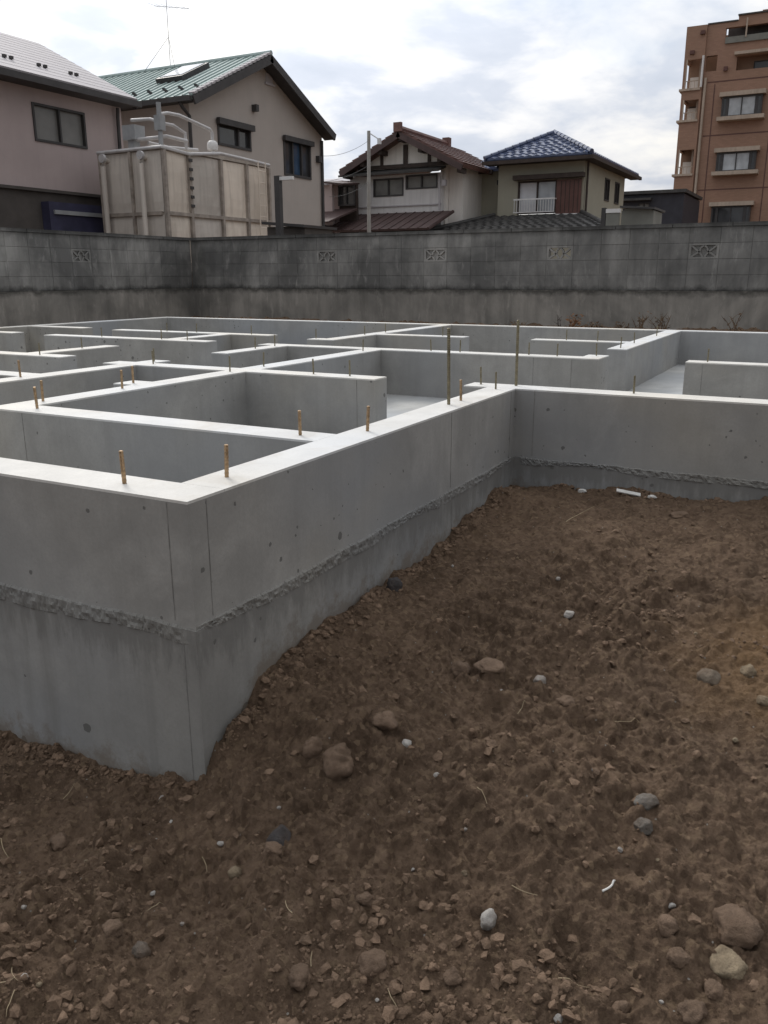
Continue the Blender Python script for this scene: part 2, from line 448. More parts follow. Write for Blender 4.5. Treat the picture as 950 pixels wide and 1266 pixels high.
class MB:
    def __init__(self):
        self.v, self.f = [], []

    def poly(self, pts):
        i = len(self.v)
        self.v += [tuple(p) for p in pts]
        self.f.append(tuple(range(i, i + len(pts))))

    def box(self, x0, x1, y0, y1, z0, z1):
        x0, x1 = min(x0, x1), max(x0, x1)
        y0, y1 = min(y0, y1), max(y0, y1)
        i = len(self.v)
        self.v += [(x, y, z) for z in (z0, z1) for y in (y0, y1) for x in (x0, x1)]
        for q in ((0, 2, 3, 1), (4, 5, 7, 6), (0, 1, 5, 4), (2, 6, 7, 3), (0, 4, 6, 2), (1, 3, 7, 5)):
            self.f.append(tuple(i + k for k in q))
        return self

    def ubox(self, kind, plane, u0, u1, d0, d1, z0, z1):
        """box given on a wall: u along it, d out of it"""
        if kind == 'x':
            return self.box(plane - d1, plane - d0, u0, u1, z0, z1)
        return self.box(u0, u1, plane - d1, plane - d0, z0, z1)

    def slab(self, pts, t):
        """a flat polygon thickened downwards along its normal"""
        pts = [Vector(p) for p in pts]
        n = (pts[1] - pts[0]).cross(pts[2] - pts[0]).normalized()
        if n.z < 0:
            pts.reverse()
            n = -n
        lo = [p - n * t for p in pts]
        i, k = len(self.v), len(pts)
        self.v += [tuple(p) for p in pts] + [tuple(p) for p in lo]
        self.f.append(tuple(range(i, i + k)))
        self.f.append(tuple(reversed(range(i + k, i + 2 * k))))
        for j in range(k):
            a, b = j, (j + 1) % k
            self.f.append((i + a, i + k + a, i + k + b, i + b))
        return self

    def tube(self, pts, r, n=10, r2=None, cap=True):
        pts = [Vector(p) for p in pts]
        i0 = len(self.v)
        m = len(pts)
        for j, p in enumerate(pts):
            d = (pts[min(j + 1, m - 1)] - pts[max(j - 1, 0)]).normalized()
            a = d.cross(Vector((0, 0, 1)) if abs(d.z) < 0.9 else Vector((1, 0, 0))).normalized()
            b = d.cross(a)
            rr = r if r2 is None else r + (r2 - r) * j / (m - 1)
            for k in range(n):
                w = 2 * math.pi * k / n
                self.v.append(tuple(p + (a * math.cos(w) + b * math.sin(w)) * rr))
        for j in range(m - 1):
            for k in range(n):
                a, b = i0 + j * n + k, i0 + j * n + (k + 1) % n
                self.f.append((a, b, b + n, a + n))
        if cap:
            self.f.append(tuple(reversed(range(i0, i0 + n))))
            self.f.append(tuple(range(i0 + (m - 1) * n, i0 + m * n)))
        return self

    def lathe(self, c, prof, n=14):
        i0 = len(self.v)
        for (r, z) in prof:
            for k in range(n):
                w = 2 * math.pi * k / n
                self.v.append((c[0] + r * math.cos(w), c[1] + r * math.sin(w), c[2] + z))
        for j in range(len(prof) - 1):
            for k in range(n):
                a, b = i0 + j * n + k, i0 + j * n + (k + 1) % n
                self.f.append((a, b, b + n, a + n))
        self.f.append(tuple(reversed(range(i0, i0 + n))))
        self.f.append(tuple(range(i0 + (len(prof) - 1) * n, i0 + len(prof) * n)))
        return self

    def wall(self, kind, plane, u0, u1, z0, z1, t, holes=()):
        """a wall panel with real openings; its outer face lies on the plane"""
        us = sorted({u0, u1, *[h[0] for h in holes], *[h[1] for h in holes]})
        zs = sorted({z0, z1, *[h[2] for h in holes], *[h[3] for h in holes]})
        us = [u for u in us if u0 <= u <= u1]
        zs = [z for z in zs if z0 <= z <= z1]

        def full(i, j):
            if not (0 <= i < len(us) - 1 and 0 <= j < len(zs) - 1):
                return False
            u, z = (us[i] + us[i + 1]) / 2, (zs[j] + zs[j + 1]) / 2
            return not any(h[0] < u < h[1] and h[2] < z < h[3] for h in holes)

        def P(u, d, z):
            return (plane - d, u, z) if kind == 'x' else (u, plane - d, z)
        for i in range(len(us) - 1):
            for j in range(len(zs) - 1):
                if not full(i, j):
                    continue
                a, b, c, d = us[i], us[i + 1], zs[j], zs[j + 1]
                fr = [P(a, 0, c), P(b, 0, c), P(b, 0, d), P(a, 0, d)]
                ba = [P(a, -t, c), P(a, -t, d), P(b, -t, d), P(b, -t, c)]
                if kind == 'x':
                    fr.reverse(), ba.reverse()
                self.poly(fr)
                self.poly(ba)
                for (di, dj, q) in ((-1, 0, (a, c, a, d)), (1, 0, (b, d, b, c)), (0, -1, (b, c, a, c)), (0, 1, (a, d, b, d))):
                    if not full(i + di, j + dj):
                        s = [P(q[0], 0, q[1]), P(q[2], 0, q[3]), P(q[2], -t, q[3]), P(q[0], -t, q[1])]
                        if kind == 'x':
                            s.reverse()
                        self.poly(s)
        return self

    def build(self, name, mat, parent=None, smooth=False, merge=False):
        me = bpy.data.meshes.new(name)
        off = Vector(PLOC.get(parent.name, (0, 0, 0))) if parent else Vector((0, 0, 0))
        me.from_pydata([(x - off.x, y - off.y, z - off.z) for x, y, z in self.v], [], self.f)
        if merge:
            bm = bmesh.new()
            bm.from_mesh(me)
            bmesh.ops.remove_doubles(bm, verts=bm.verts, dist=1e-5)
            bmesh.ops.recalc_face_normals(bm, faces=bm.faces)
            bm.to_mesh(me)
            bm.free()
        if smooth:
            me.polygons.foreach_set('use_smooth', [True] * len(me.polygons))
            me.set_sharp_from_angle(angle=R(40))
        me.materials.append(mat)
        o = bpy.data.objects.new(name, me)
        COL.objects.link(o)
        if parent:
            o.parent = parent
            PLOC[o.name] = tuple(off)
        return o


def tag(o, label=None, cat=None, group=None, kind=None):
    for k, v in (('label', label), ('category', cat), ('group', group), ('kind', kind)):
        if v:
            o[k] = v
    return o


def thing(name, loc, label, cat, group=None):
    o = bpy.data.objects.new(name, None)
    o.empty_display_size = 0.2
    COL.objects.link(o)
    o.location = loc
    PLOC[o.name] = tuple(loc)
    return tag(o, label, cat, group)


def inst(name, mesh, parent, loc, rot=(0, 0, 0), scale=(1, 1, 1)):
    """another object on an existing mesh, as a part of parent"""
    o = bpy.data.objects.new(name, mesh)
    COL.objects.link(o)
    if parent:
        off = PLOC.get(parent.name, (0, 0, 0))
        o.parent = parent
        loc = tuple(a - b for a, b in zip(loc, off))
    o.location = loc
    o.rotation_euler = rot
    o.scale = scale
    return o


def window(parent, kind, plane, u0, u1, z0, z1, frame='trim_dark', glass='glass', split=(0.5,), fw=0.05, proud=0.03, inset=0.05, glasses=None, hood=None):
    """frame with sashes (a part) and its panes (sub-parts)"""
    m = MB()
    m.ubox(kind, plane, u0, u1, -inset - 0.02, proud, z0, z0 + fw)
    m.ubox(kind, plane, u0, u1, -inset - 0.02, proud, z1 - fw, z1)
    m.ubox(kind, plane, u0, u0 + fw, -inset - 0.02, proud - 0.002, z0 + fw, z1 - fw)
    m.ubox(kind, plane, u1 - fw, u1, -inset - 0.02, proud - 0.002, z0 + fw, z1 - fw)
    cuts = [u0 + fw] + [u0 + (u1 - u0) * s for s in split] + [u1 - fw]
    for c in cuts[1:-1]:
        m.ubox(kind, plane, c - fw * 0.45, c + fw * 0.45, -inset - 0.015, proud - 0.012, z0 + fw, z1 - fw)
    if hood:
        m.ubox(kind, plane, u0 - 0.06, u1 + 0.06, 0.0, hood, z1 + 0.002, z1 + 0.09)
    w = m.build('window', M[frame], parent)
    for i in range(len(cuts) - 1):
        gm = M[(glasses[i] if glasses else glass)]
        e = fw * 0.4
        MB().ubox(kind, plane, cuts[i] + (e if i else 0), cuts[i + 1] - (e if i < len(cuts) - 2 else 0), -inset - 0.006 * (i % 2) - 0.008, -inset - 0.006 * (i % 2), z0 + fw, z1 - fw).build('pane', gm, w)
    return w


def vnoise(x, y, seed):
    """smooth value noise on arrays"""
    xi, yi = np.floor(x).astype(np.int64), np.floor(y).astype(np.int64)
    xf, yf = x - xi, y - yi

    def h(a, b):
        n = (a * 374761393 + b * 668265263 + seed * 974711) & 0xffffffff
        n = ((n ^ (n >> 13)) * 1274126177) & 0xffffffff
        return ((n ^ (n >> 16)) & 0xffffff) / 0xffffff
    u, v = xf * xf * xf * (xf * (xf * 6 - 15) + 10), yf * yf * yf * (yf * (yf * 6 - 15) + 10)
    return (h(xi, yi) * (1 - u) + h(xi + 1, yi) * u) * (1 - v) + (h(xi, yi + 1) * (1 - u) + h(xi + 1, yi + 1) * u) * v


def fbm(x, y, seed, octv=5, gain=0.5):
    s, a, t_ = 0, 1, 0
    for k in range(octv):
        c, s_ = math.cos(k * 1.3), math.sin(k * 1.3)
        s = s + a * (vnoise((x * c - y * s_) * 2 ** k + 31 * k, (x * s_ + y * c) * 2 ** k, seed + k) - 0.5)
        t_ += a
        a *= gain
    return s / t_ * 2


def lumps(x, y, cell, prob, seed, amp):
    """half buried rounded clods of random size, as a height"""
    X, Y = x / cell, y / cell
    xi, yi = np.floor(X).astype(np.int64), np.floor(Y).astype(np.int64)
    best = np.zeros_like(x)

    def h(a, b, k):
        n = (a * 374761393 + b * 668265263 + (seed + k) * 974711) & 0xffffffff
        n = ((n ^ (n >> 13)) * 1274126177) & 0xffffffff
        return ((n ^ (n >> 16)) & 0xffffff) / 0xffffff
    for i in (-1, 0, 1):
        for j in (-1, 0, 1):
            a, b = xi + i, yi + j
            r = 0.22 + 0.38 * h(a, b, 3) ** 1.5
            an = h(a, b, 5) * 3.14
            dx, dy = X - (a + h(a, b, 1)), Y - (b + h(a, b, 2))
            ex = (dx * np.cos(an) + dy * np.sin(an)) / (0.75 + 0.5 * h(a, b, 6))
            ey = -dx * np.sin(an) + dy * np.cos(an)
            q = 1 - (ex * ex + ey * ey) / (r * r)
            best = np.maximum(best, np.where((q > 0) & (h(a, b, 4) < prob), np.sqrt(np.maximum(q, 0)) * r, 0))
    return best * amp * cell


CTRL = np.array([(1.72, 2.4, -.06), (1.72, 1.9, -.045), (1.72, 2.9, -.07), (1.72, 4, -.07), (1.69, 1.55, -.03), (1.8, 1.52, .16),
                 (2.05, 1.5, .28), (2.46, 1.5, .288), (2.85, 1.5, .305), (3.23, 1.5, .285), (3.45, 1.5, .325), (3.9, 1.5, .31), (4.08, 1.5, .36),
                 (4.42, 1.49, .34), (4.42, 1.2, .357), (4.42, .78, .386), (4.42, .2, .402), (4.42, -1, .42), (4.42, -3, .42), (6, 1, .42), (6, -3, .42),
                 (0, 0, 0), (.8, .8, -.01), (1, 0, .07), (1, -1, .12), (0, 2, -.08), (0, 4, -.1), (2.2, .6, .2), (3, 0, .3), (3, -2, .32), (3, .8, .27),
                 (-2, 0, 0), (-2, 3, -.1), (-1, -3, .1), (1.35, 1.3, .02), (1.2, 2.2, -.05), (1.55, 1.0, .09), (1.3, 1.8, -.04), (1.7, 1.25, .13), (2, 1.2, .22), (2.6, 1.1, .27)])


DENTS = [(2.22, .42, 1.0, .20, .07, .035), (1.86, .33, .3, .10, .05, .03), (1.70, .62, 1.2, .14, .055, .025), (2.05, .75, .4, .22, .06, .022), (1.35, .95, 1.5, .13, .05, .022),
         (2.9, .55, 1.1, .3, .08, .03), (2.6, 1.0, .2, .25, .08, .025), (1.48, .30, .9, .12, .05, .02), (3.3, .3, 1.4, .3, .09, .03), (1.2, 1.0, .2, .10, .045, .018)]


def ground_base(x, y):
    num = np.zeros_like(x)
    den_ = np.zeros_like(x)
    for a, b, z in CTRL:
        w = 1.0 / ((x - a) ** 2 + (y - b) ** 2 + 0.012) ** 1.7
        num += w * z
        den_ += w
    return num / den_


def ground_h(x, y):
    near = np.clip((14 - np.hypot(x, y)) / 6, 0, 1)
    h = ground_base(x, y)
    h = h + near * (0.044 * fbm(x * 2.1, y * 2.1, 3, 4) + 0.030 * fbm(x * 6, y * 6, 11, 4, 0.55) + 0.021 * fbm(x * 19, y * 19, 21, 5, 0.68))
    for (cx, cy, an, ln, wd, dp) in DENTS:      # bucket and boot marks with a pushed up rim
        c_, s_ = math.cos(an), math.sin(an)
        u = ((x - cx) * c_ + (y - cy) * s_) / ln
        v = (-(x - cx) * s_ + (y - cy) * c_ + 0.25 * ln * (u * u - .3)) / wd
        q = u ** 4 + v * v + 0.25 * fbm(x * 14, y * 14, 51, 2)
        h = h - dp * np.clip(1 - q, 0, 1) + 0.5 * dp * np.exp(-((q - 1.5) / 0.45) ** 2)
    wx, wy = x + 0.012 * fbm(x * 31, y * 31, 81, 3) , y + 0.012 * fbm(x * 31 + 9, y * 31, 83, 3)
    rough = np.clip(0.55 + 1.3 * fbm(x * 1.3 + 5, y * 1.3, 41, 3), 0.08, 1.0) * near
    h = h + rough * (lumps(wx, wy, 0.13, 0.35, 5, 0.4) + lumps(wx + .3, wy, 0.07, 0.6, 15, 0.85) + lumps(wx, wy + .2, 0.032, 0.6, 25, 0.85))
    h = h + (0.35 + 0.65 * rough) * near * lumps(wx, wy, 0.016, 0.5, 35, 0.75)
    return h


# ================================================================== the setting
th = np.concatenate([np.linspace(-1.0, 0.75, 800), np.linspace(0.75, 2 * math.pi - 1.0, 80)[1:-1]])
rr = np.concatenate([[0.003, 0.3, 0.6, 0.8, 0.95], np.geomspace(1.08, 5.6, 620), np.geomspace(5.6, 500, 80)[1:]])
TH, RR = np.meshgrid(th + YAW, rr)
gx, gy = (RR * np.cos(TH)).ravel(), (RR * np.sin(TH)).ravel()
gz = np.minimum(ground_h(gx, gy), 0.47)
nr_, nc_ = len(rr), len(th)
ii, jj = np.meshgrid(np.arange(nr_ - 1), np.arange(nc_), indexing='ij')
a0 = (ii * nc_ + jj).ravel()
a1 = (ii * nc_ + (jj + 1) % nc_).ravel()
faces = np.stack([a0, a0 + nc_, a1 + nc_, a1], 1)


def np_mesh(name, verts, faces, mat, smooth=True):
    me = bpy.data.meshes.new(name)
    k = faces.shape[1]
    me.vertices.add(len(verts))
    me.vertices.foreach_set('co', np.asarray(verts, np.float32).ravel())
    me.loops.add(faces.size)
    me.loops.foreach_set('vertex_index', np.asarray(faces, np.int32).ravel())
    me.polygons.add(len(faces))
    me.polygons.foreach_set('loop_start', np.arange(0, faces.size, k, dtype=np.int32))
    me.polygons.foreach_set('use_smooth', np.full(len(faces), smooth))
    me.update(calc_edges=True)
    me.materials.append(mat)
    o = bpy.data.objects.new(name, me)
    COL.objects.link(o)
    return o


g_o = np_mesh('ground', np.stack([gx, gy, gz], 1), faces, M['soil'])
tag(g_o, kind='structure')


def grid_sheet(name, x0, x1, y0, y1, step, fz, mat):
    xs, ys = np.arange(x0, x1 + step * .5, step), np.arange(y0, y1 + step * .5, step)
    X, Y = np.meshgrid(xs, ys)
    n = len(xs)
    i, j = np.meshgrid(np.arange(len(ys) - 1), np.arange(n - 1), indexing='ij')
    k = (i * n + j).ravel()
    return np_mesh(name, np.stack([X.ravel(), Y.ravel(), fz(X.ravel(), Y.ravel())], 1), np.stack([k, k + 1, k + n + 1, k + n], 1), mat)


strip = lambda x, y: 0.80 + 0.03 * fbm(x * 3, y * 3, 61, 4) + 0.02 * fbm(x * 11, y * 11, 62, 3) + lumps(x, y, 0.08, .4, 65, 0.7)
tag(grid_sheet('earth_strip', 10.12, 12.05, -4, 9.1, 0.035, strip, M['soil']), kind='structure')
tag(grid_sheet('earth_strip', 3.0, 12.05, 9.11, 10.25, 0.035, strip, M['soil']), kind='structure')

# ================================================================== foundation
T = 0.165
TOPZ, JZ = 0.900, 0.514
ext = [(1.72, 1.72 + T, 1.53, 4.50), (1.885, 4.43, 1.53, 1.695), (4.43, 4.595, -3.0, 1.84), (1.885, 3.60, 4.335, 4.50), (3.60, 3.765, 4.335, 9.2),
       (3.765, 10.165, 9.035, 9.2), (10.0, 10.165, -3.0, 9.035), (4.595, 10.0, -3.0, -2.835)]
inn = [(2.63, 2.795, 1.695, 3.55), (2.795, 6.33, 3.385, 3.55), (3.60, 3.765, 3.55, 3.70), (4.45, 4.615, 2.43, 4.66), (3.765, 4.80, 4.335, 4.50), (3.60, 3.765, 4.50, 4.66),
       (4.63, 4.795, 5.30, 9.035), (4.795, 5.66, 5.70, 5.865), (6.37, 6.535, 5.30, 7.50), (6.535, 7.40, 5.765, 5.93), (7.35, 7.515, 5.27, 7.50),
       (7.45, 7.615, 8.09, 9.035), (6.45, 6.615, 8.10, 9.035), (7.10, 10.0, 4.335, 4.50), (7.10, 7.265, 4.50, 4.63), (8.0, 8.165, 3.34, 4.335),
       (5.47, 6.33, 4.335, 4.50), (6.325, 6.49, 1.55, 4.66), (6.49, 6.66, 1.55, 1.71), (8.0, 8.165, 1.715, 2.63), (7.27, 10.0, 1.55, 1.715), (6.38, 6.545, -2.835, 0.94)]


def cells(rects, z0, z1, grow=0.0):
    rs = [(a - grow, b + grow, c - grow, d + grow) for a, b, c, d in rects]
    xs = sorted({round(v, 4) for r in rs for v in r[:2]})
    ys = sorted({round(v, 4) for r in rs for v in r[2:]})
    full = {}
    for i in range(len(xs) - 1):
        for j in range(len(ys) - 1):
            x, y = (xs[i] + xs[i + 1]) / 2, (ys[j] + ys[j + 1]) / 2
            if any(r[0] < x < r[1] and r[2] < y < r[3] for r in rs):
                full[i, j] = 1
    m = MB()
    for (i, j) in full:
        x0, x1, y0, y1 = xs[i], xs[i + 1], ys[j], ys[j + 1]
        m.poly([(x0, y0, z1), (x1, y0, z1), (x1, y1, z1), (x0, y1, z1)])
        m.poly([(x0, y1, z0), (x1, y1, z0), (x1, y0, z0), (x0, y0, z0)])
        for di, dj, p, q in ((-1, 0, (x0, y1), (x0, y0)), (1, 0, (x1, y0), (x1, y1)), (0, -1, (x0, y0), (x1, y0)), (0, 1, (x1, y1), (x0, y1))):
            if (i + di, j + dj) not in full:
                m.poly([(*p, z0), (*q, z0), (*q, z1), (*p, z1)])
    return m


fnd = thing('house_foundation', (1.72, 1.53, -0.05), 'grey concrete house foundation of low maze like walls with white tops and steel bolts', 'foundation')
stem = cells(ext + inn, JZ + 0.0005, TOPZ - 0.008).build('stem_wall', M['concrete'], fnd, merge=True)
cells(ext + inn, TOPZ - 0.008, TOPZ, -0.0006).build('levelling_top', M['coating'], fnd, merge=True)
cells(ext, -0.45, JZ, 0.004).build('base_beam', M['base_concrete'], fnd, merge=True)
fl = MB()
fl.box(1.88, 4.60, 1.69, 4.34, 0.40, 0.53)
fl.box(4.601, 10.0, -2.84, 9.04, 0.40, 0.53)
fl.box(3.76, 4.600, 4.341, 9.04, 0.40, 0.5299)
fl.build('floor_slab', M['slab'], fnd)

# cold joint: ragged, honeycombed lip where the wall was poured onto the base
jm = MB()


def joint(p0, p1, n, width, seed, steps):
    p0, p1, n = Vector(p0), Vector(p1), Vector(n)
    L = (p1 - p0).length
    rows = 7
    us = np.linspace(0, 1, steps)
    for s in range(steps):
        wob = fbm(np.array([us[s] * L * 5]), np.array([seed * 1.0]), seed, 4)[0]
        wd = width * (0.65 + 0.6 * (fbm(np.array([us[s] * L * 2.2]), np.array([seed + 9.0]), seed + 3, 3)[0] + 0.5))
        for k in range(rows):
            v = k / (rows - 1)
            x = us[s] * L
            d = fbm(np.array([x * 55]), np.array([v * 4.0 + seed]), seed + 7, 3, 0.7)[0]
            prof = math.sin(math.pi * v)
            dep = -0.010 if k in (0, rows - 1) else 0.003 + 0.010 * d
            z = JZ + 0.012 + wob * 0.006 - wd * v + (0.006 * d if 0 < k < rows - 1 else 0)
            tap = min(1, x / .06, (L - x) / .06)
            q = p0 + (p1 - p0) * us[s] + n * (0.004 + dep * tap - .004 * (1 - tap))
            jm.v.append((q.x, q.y, z))
    b0 = len(jm.v) - steps * rows
    for s in range(steps - 1):
        for k in range(rows - 1):
            a = b0 + s * rows + k
            jm.f.append((a, a + rows, a + rows + 1, a + 1))


joint((1.72, 2.75, 0), (1.72, 1.533, 0), (-1, 0, 0), 0.068, 2, 420)
joint((1.723, 1.53, 0), (4.42, 1.53, 0), (0, -1, 0), 0.050, 5, 620)
joint((4.43, 1.52, 0), (4.43, -1.2, 0), (-1, 0, 0), 0.046, 8, 360)
jm.build('cold_joint', M['joint'], fnd, smooth=False)

# dark upright strips painting the recess shadow of the shutter panel seams
for (k, pl, u) in (('x', 1.72, 1.605), ('y', 1.53, 1.80), ('y', 1.53, 3.55), ('x', 4.43, 1.42), ('x', 1.72, 3.4), ('x', 2.63, 3.30), ('y', 1.53, 4.36),
                   ('x', 6.38, 0.82), ('x', 6.325, 1.75), ('x', 6.325, 2.05), ('x', 4.45, 2.55), ('x', 4.43, -0.4)):
    w = 0.0013
    MB().ubox(k, pl, u - w, u + w, -0.002, 0.0012, JZ + 0.02, TOPZ - 0.010).build('shutter_seam', M['seam'], fnd)
for (k, pl, u) in (('y', 1.526, 3.56), ('x', 1.716, 1.575)):
    MB().ubox(k, pl, u - .0014, u + .0014, -0.002, 0.001, -0.3, JZ - 0.05).build('shutter_seam', M['seam'], fnd)

# bolts
def bolt_mesh(h, r, mat):
    m = MB()
    prof = []
    n = int(h / 0.005)
    for k in range(n):
        z = -0.02 + (h + 0.02) * k / (n - 1)
        prof.append((r * (1.0 if k % 2 else 0.86), z))
    prof += [(r * 0.7, h + 0.002)]
    m.lathe((0, 0, 0), prof, 9)
    me = bpy.data.meshes.new('anchor_bolt')
    me.from_pydata(m.v, [], m.f)
    me.materials.append(M[mat])
    return me


bm_short = bolt_mesh(0.100, 0.0072, 'yellow_zinc')
bm_far = bolt_mesh(0.095, 0.0055, 'dull_zinc')
bm_long = bolt_mesh(0.36, 0.0085, 'dull_zinc')
BOLTS = [(1.80, 1.84), (2.01, 1.62), (2.71, 1.81), (2.91, 1.62), (3.87, 1.62), (4.52, 1.77), (4.36, 1.62), (4.52, 0.91), (2.72, 3.30), (2.90, 3.47),
         (3.45, 3.48), (3.66, 3.60), (3.57, 4.45), (4.70, 4.40), (4.56, 4.28), (4.41, 3.48), (4.77, 3.47), (4.53, 2.91), (4.54, 2.65), (6.15, 3.46), (4.70, 5.60),
         (5.32, 5.80), (6.45, 6.73), (6.45, 5.92), (6.46, 5.60), (7.43, 6.73), (7.43, 6.30), (7.43, 5.55), (5.95, 4.41), (6.24, 4.41), (7.19, 4.58), (7.88, 4.41), (8.35, 4.41), (6.41, 2.96), (6.41, 2.70),
         (6.42, 2.12), (6.41, 1.89), (6.58, 1.63), (7.40, 1.63), (7.99, 1.64), (9.06, 1.64), (6.46, 0.80), (8.08, 3.6), (8.08, 2.3), (8.08, 2.0)]
for k, (x, y) in enumerate(BOLTS):
    inst('anchor_bolt', bm_short if x < 4.3 else bm_far, fnd, (x, y, TOPZ + rnd.uniform(-.004, .004)), (R(rnd.uniform(-2.5, 2.5)), R(rnd.uniform(-2.5, 2.5)), rnd.random() * 6))
for (x, y) in ((3.72, 1.62), (4.55, 1.57)):
    inst('hold_down_bolt', bm_long, fnd, (x, y, TOPZ), (R(rnd.uniform(-1, 1)), R(rnd.uniform(-1, 1)), 0))

# ================================================================== block wall round the plot
BL, BH, Z0 = 0.382, 0.2, 1.30


def block_mesh():
    bm = bmesh.new()
    bmesh.ops.create_cube(bm, size=1)
    for v in bm.verts:
        v.co = Vector((v.co.x * (BL - 0.005), v.co.y * 0.11, v.co.z * (BH - 0.006)))
    bmesh.ops.bevel(bm, geom=list(bm.edges), offset=0.002, segments=1, affect='EDGES')
    me = bpy.data.meshes.new('block')
    bm.to_mesh(me)
    bm.free()
    me.materials.append(M['block'])
    return me


BLK = block_mesh()


def openwork(kind, plane, uc, zc_, parent, back):
    """pierced block: a rim and leaf shaped struts with see-through gaps"""
    m = MB()
    w, h = BL / 2 - 0.005, BH / 2 - 0.005
    m.ubox(kind, plane, uc - w, uc + w, -0.11, 0, zc_ - h, zc_ - h + .022)
    m.ubox(kind, plane, uc - w, uc + w, -0.11, 0, zc_ + h - .022, zc_ + h)
    for s in (-1, 1):
        m.ubox(kind, plane, uc + s * w, uc + s * (w - .03), -0.11, -0.001, zc_ - h + .022, zc_ + h - .022)

    def pt(u, z, d):
        return (plane + d, u, z) if kind == 'x' else (u, plane + d, z)

    def bar(path, t=0.011):
        for (u0, z0), (u1, z1) in zip(path[:-1], path[1:]):
            dx, dz = u1 - u0, z1 - z0
            L = math.hypot(dx, dz)
            nx, nz = -dz / L * t, dx / L * t
            q = [(u0 + nx, z0 + nz), (u1 + nx, z1 + nz), (u1 - nx, z1 - nz), (u0 - nx, z0 - nz)]
            i = len(m.v)
            m.v += [pt(*c, 0.004) for c in q] + [pt(*c, 0.045) for c in q]
            for f in ((0, 1, 2, 3), (7, 6, 5, 4), (0, 4, 5, 1), (1, 5, 6, 2), (2, 6, 7, 3), (3, 7, 4, 0)):
                m.f.append(tuple(i + e for e in f))
    for s in (-1, 1):
        bar([(uc + s * 0.012, zc_ - h + .02), (uc + s * 0.055, zc_ - .01), (uc + s * 0.11, zc_ + .03), (uc + s * 0.158, zc_ + h - .02)])
        bar([(uc + s * 0.158, zc_ - h + .02), (uc + s * 0.10, zc_ - .035), (uc + s * 0.055, zc_ - .01)])
        bar([(uc + s * 0.055, zc_ - .01), (uc + s * 0.04, zc_ + .04), (uc, zc_ + h - .02)])
    if back:
        m.ubox(kind, plane, uc - w + .001, uc + w - .001, -0.045, -0.03, zc_ - h + .001, zc_ + h - .001)
    m.build('openwork_block', M['vent_block'], parent)


def block_wall(name, label, kind, plane, ulist, deco, u_lo, u_hi):
    loc = (plane, (u_lo + u_hi) / 2, 0.6) if kind == 'x' else ((u_lo + u_hi) / 2, plane, 0.6)
    wl = thing(name, loc, label, 'wall')
    MB().ubox(kind, plane, u_lo, u_hi, -0.16, 0.012, 0.2, Z0).build('concrete_base', M['wall_base'], wl)
    holes = [(u - BL / 2 + .02, u + BL / 2 - .02, Z0 + 2 * BH + .01, Z0 + 3 * BH - .01) for u in deco]
    MB().wall(kind, plane + 0.0035, u_lo, u_hi, Z0 + .001, Z0 + 4 * BH, 0.09, holes).build('mortar', M['mortar'], wl)
    r = random.Random(plane)
    for row in range(4):
        z = Z0 + (row + .5) * BH
        for u in ulist:
            if row == 2 and any(abs(u - d) < 0.1 for d in deco):
                openwork(kind, plane, u, z, wl, abs(u - 3.58) > .1)
                continue
            d = 0.055 + r.uniform(-.002, .002)
            p = (plane + d, u, z) if kind == 'x' else (u, plane + d, z)
            inst('block', BLK, wl, p, (r.uniform(-.002, .002), r.uniform(-.002, .002), R(90) if kind == 'x' else 0))
    # cap blocks
    n = len(ulist) // 2
    for k in range(n + 1):
        c0 = u_lo + (u_hi - u_lo) * k / (n + 1)
        c1 = u_lo + (u_hi - u_lo) * (k + 1) / (n + 1)
        MB().ubox(kind, plane, c0 + .004, c1 - .004, -0.125, 0.014 + r.uniform(0, .004), Z0 + 4 * BH + .001, Z0 + 4 * BH + 0.045 + r.uniform(0, .004)).build('cap_block', M['block'], wl)
    return wl


back_u = [3.58 + BL * k for k in range(-15, 18) if 3.58 + BL * k < 10.05]
block_wall('block_wall', 'long weathered grey concrete block wall with pierced blocks behind the foundation', 'x', 12.0, back_u, [1.67, 3.58, 5.49, 7.40], back_u[0] - BL / 2, 10.195)
left_u = [11.81 - BL * k for k in range(0, 18)]
block_wall('block_wall', 'short weathered block wall at the left below the tank and mauve house', 'y', 10.2, left_u, [left_u[6]], left_u[-1] - BL / 2, 11.995)

# ================================================================== mauve house (left)
H = thing('mauve_house', (11, 16, 0.8), 'mauve grey plastered house with a pale grey roof at the far left', 'house')
MB().wall('y', 14.85, 5.0, 15.40, 3.2, 5.35, 0.2, [(12.93, 14.30, 4.15, 4.87), (9.3, 10.6, 4.15, 4.87)]).wall('x', 15.20, 15.05, 21.0, 3.2, 5.3, -0.2).build('wall', M['pink_plaster'], H)
MB().box(5.0, 15.4, 14.78, 15.0, 0.5, 3.17).box(5.0, 15.45, 14.70, 14.98, 3.171, 3.23).build('lower_wall', M['dark_clad'], H)
window(H, 'y', 14.85, 12.93, 14.30, 4.15, 4.87, glass='frosted', fw=0.045)
window(H, 'y', 14.85, 9.3, 10.6, 4.15, 4.87, glass='frosted', fw=0.045)
MB().box(12.85, 15.3, 14.55, 14.775, 2.2, 2.98).build('shutter_box', M['navy'], H)
MB().box(12.95, 14.45, 14.50, 14.545, 2.74, 2.82).build('shutter_rail', M['grey_box'], H)
e0, e1, r0, r1 = (4.6, 14.42, 5.30), (15.50, 14.42, 5.30), (4.6, 18.0, 6.95), (16.10, 18.0, 6.95)
ro = MB().slab([e0, e1, r1, r0], 0.09)
ro.slab([r0, r1, (15.6, 21.6, 5.30), (4.6, 21.6, 5.30)], 0.09)
roof = ro.build('roof', M['grey_roof'], H)
rb = MB()
nrow = 13
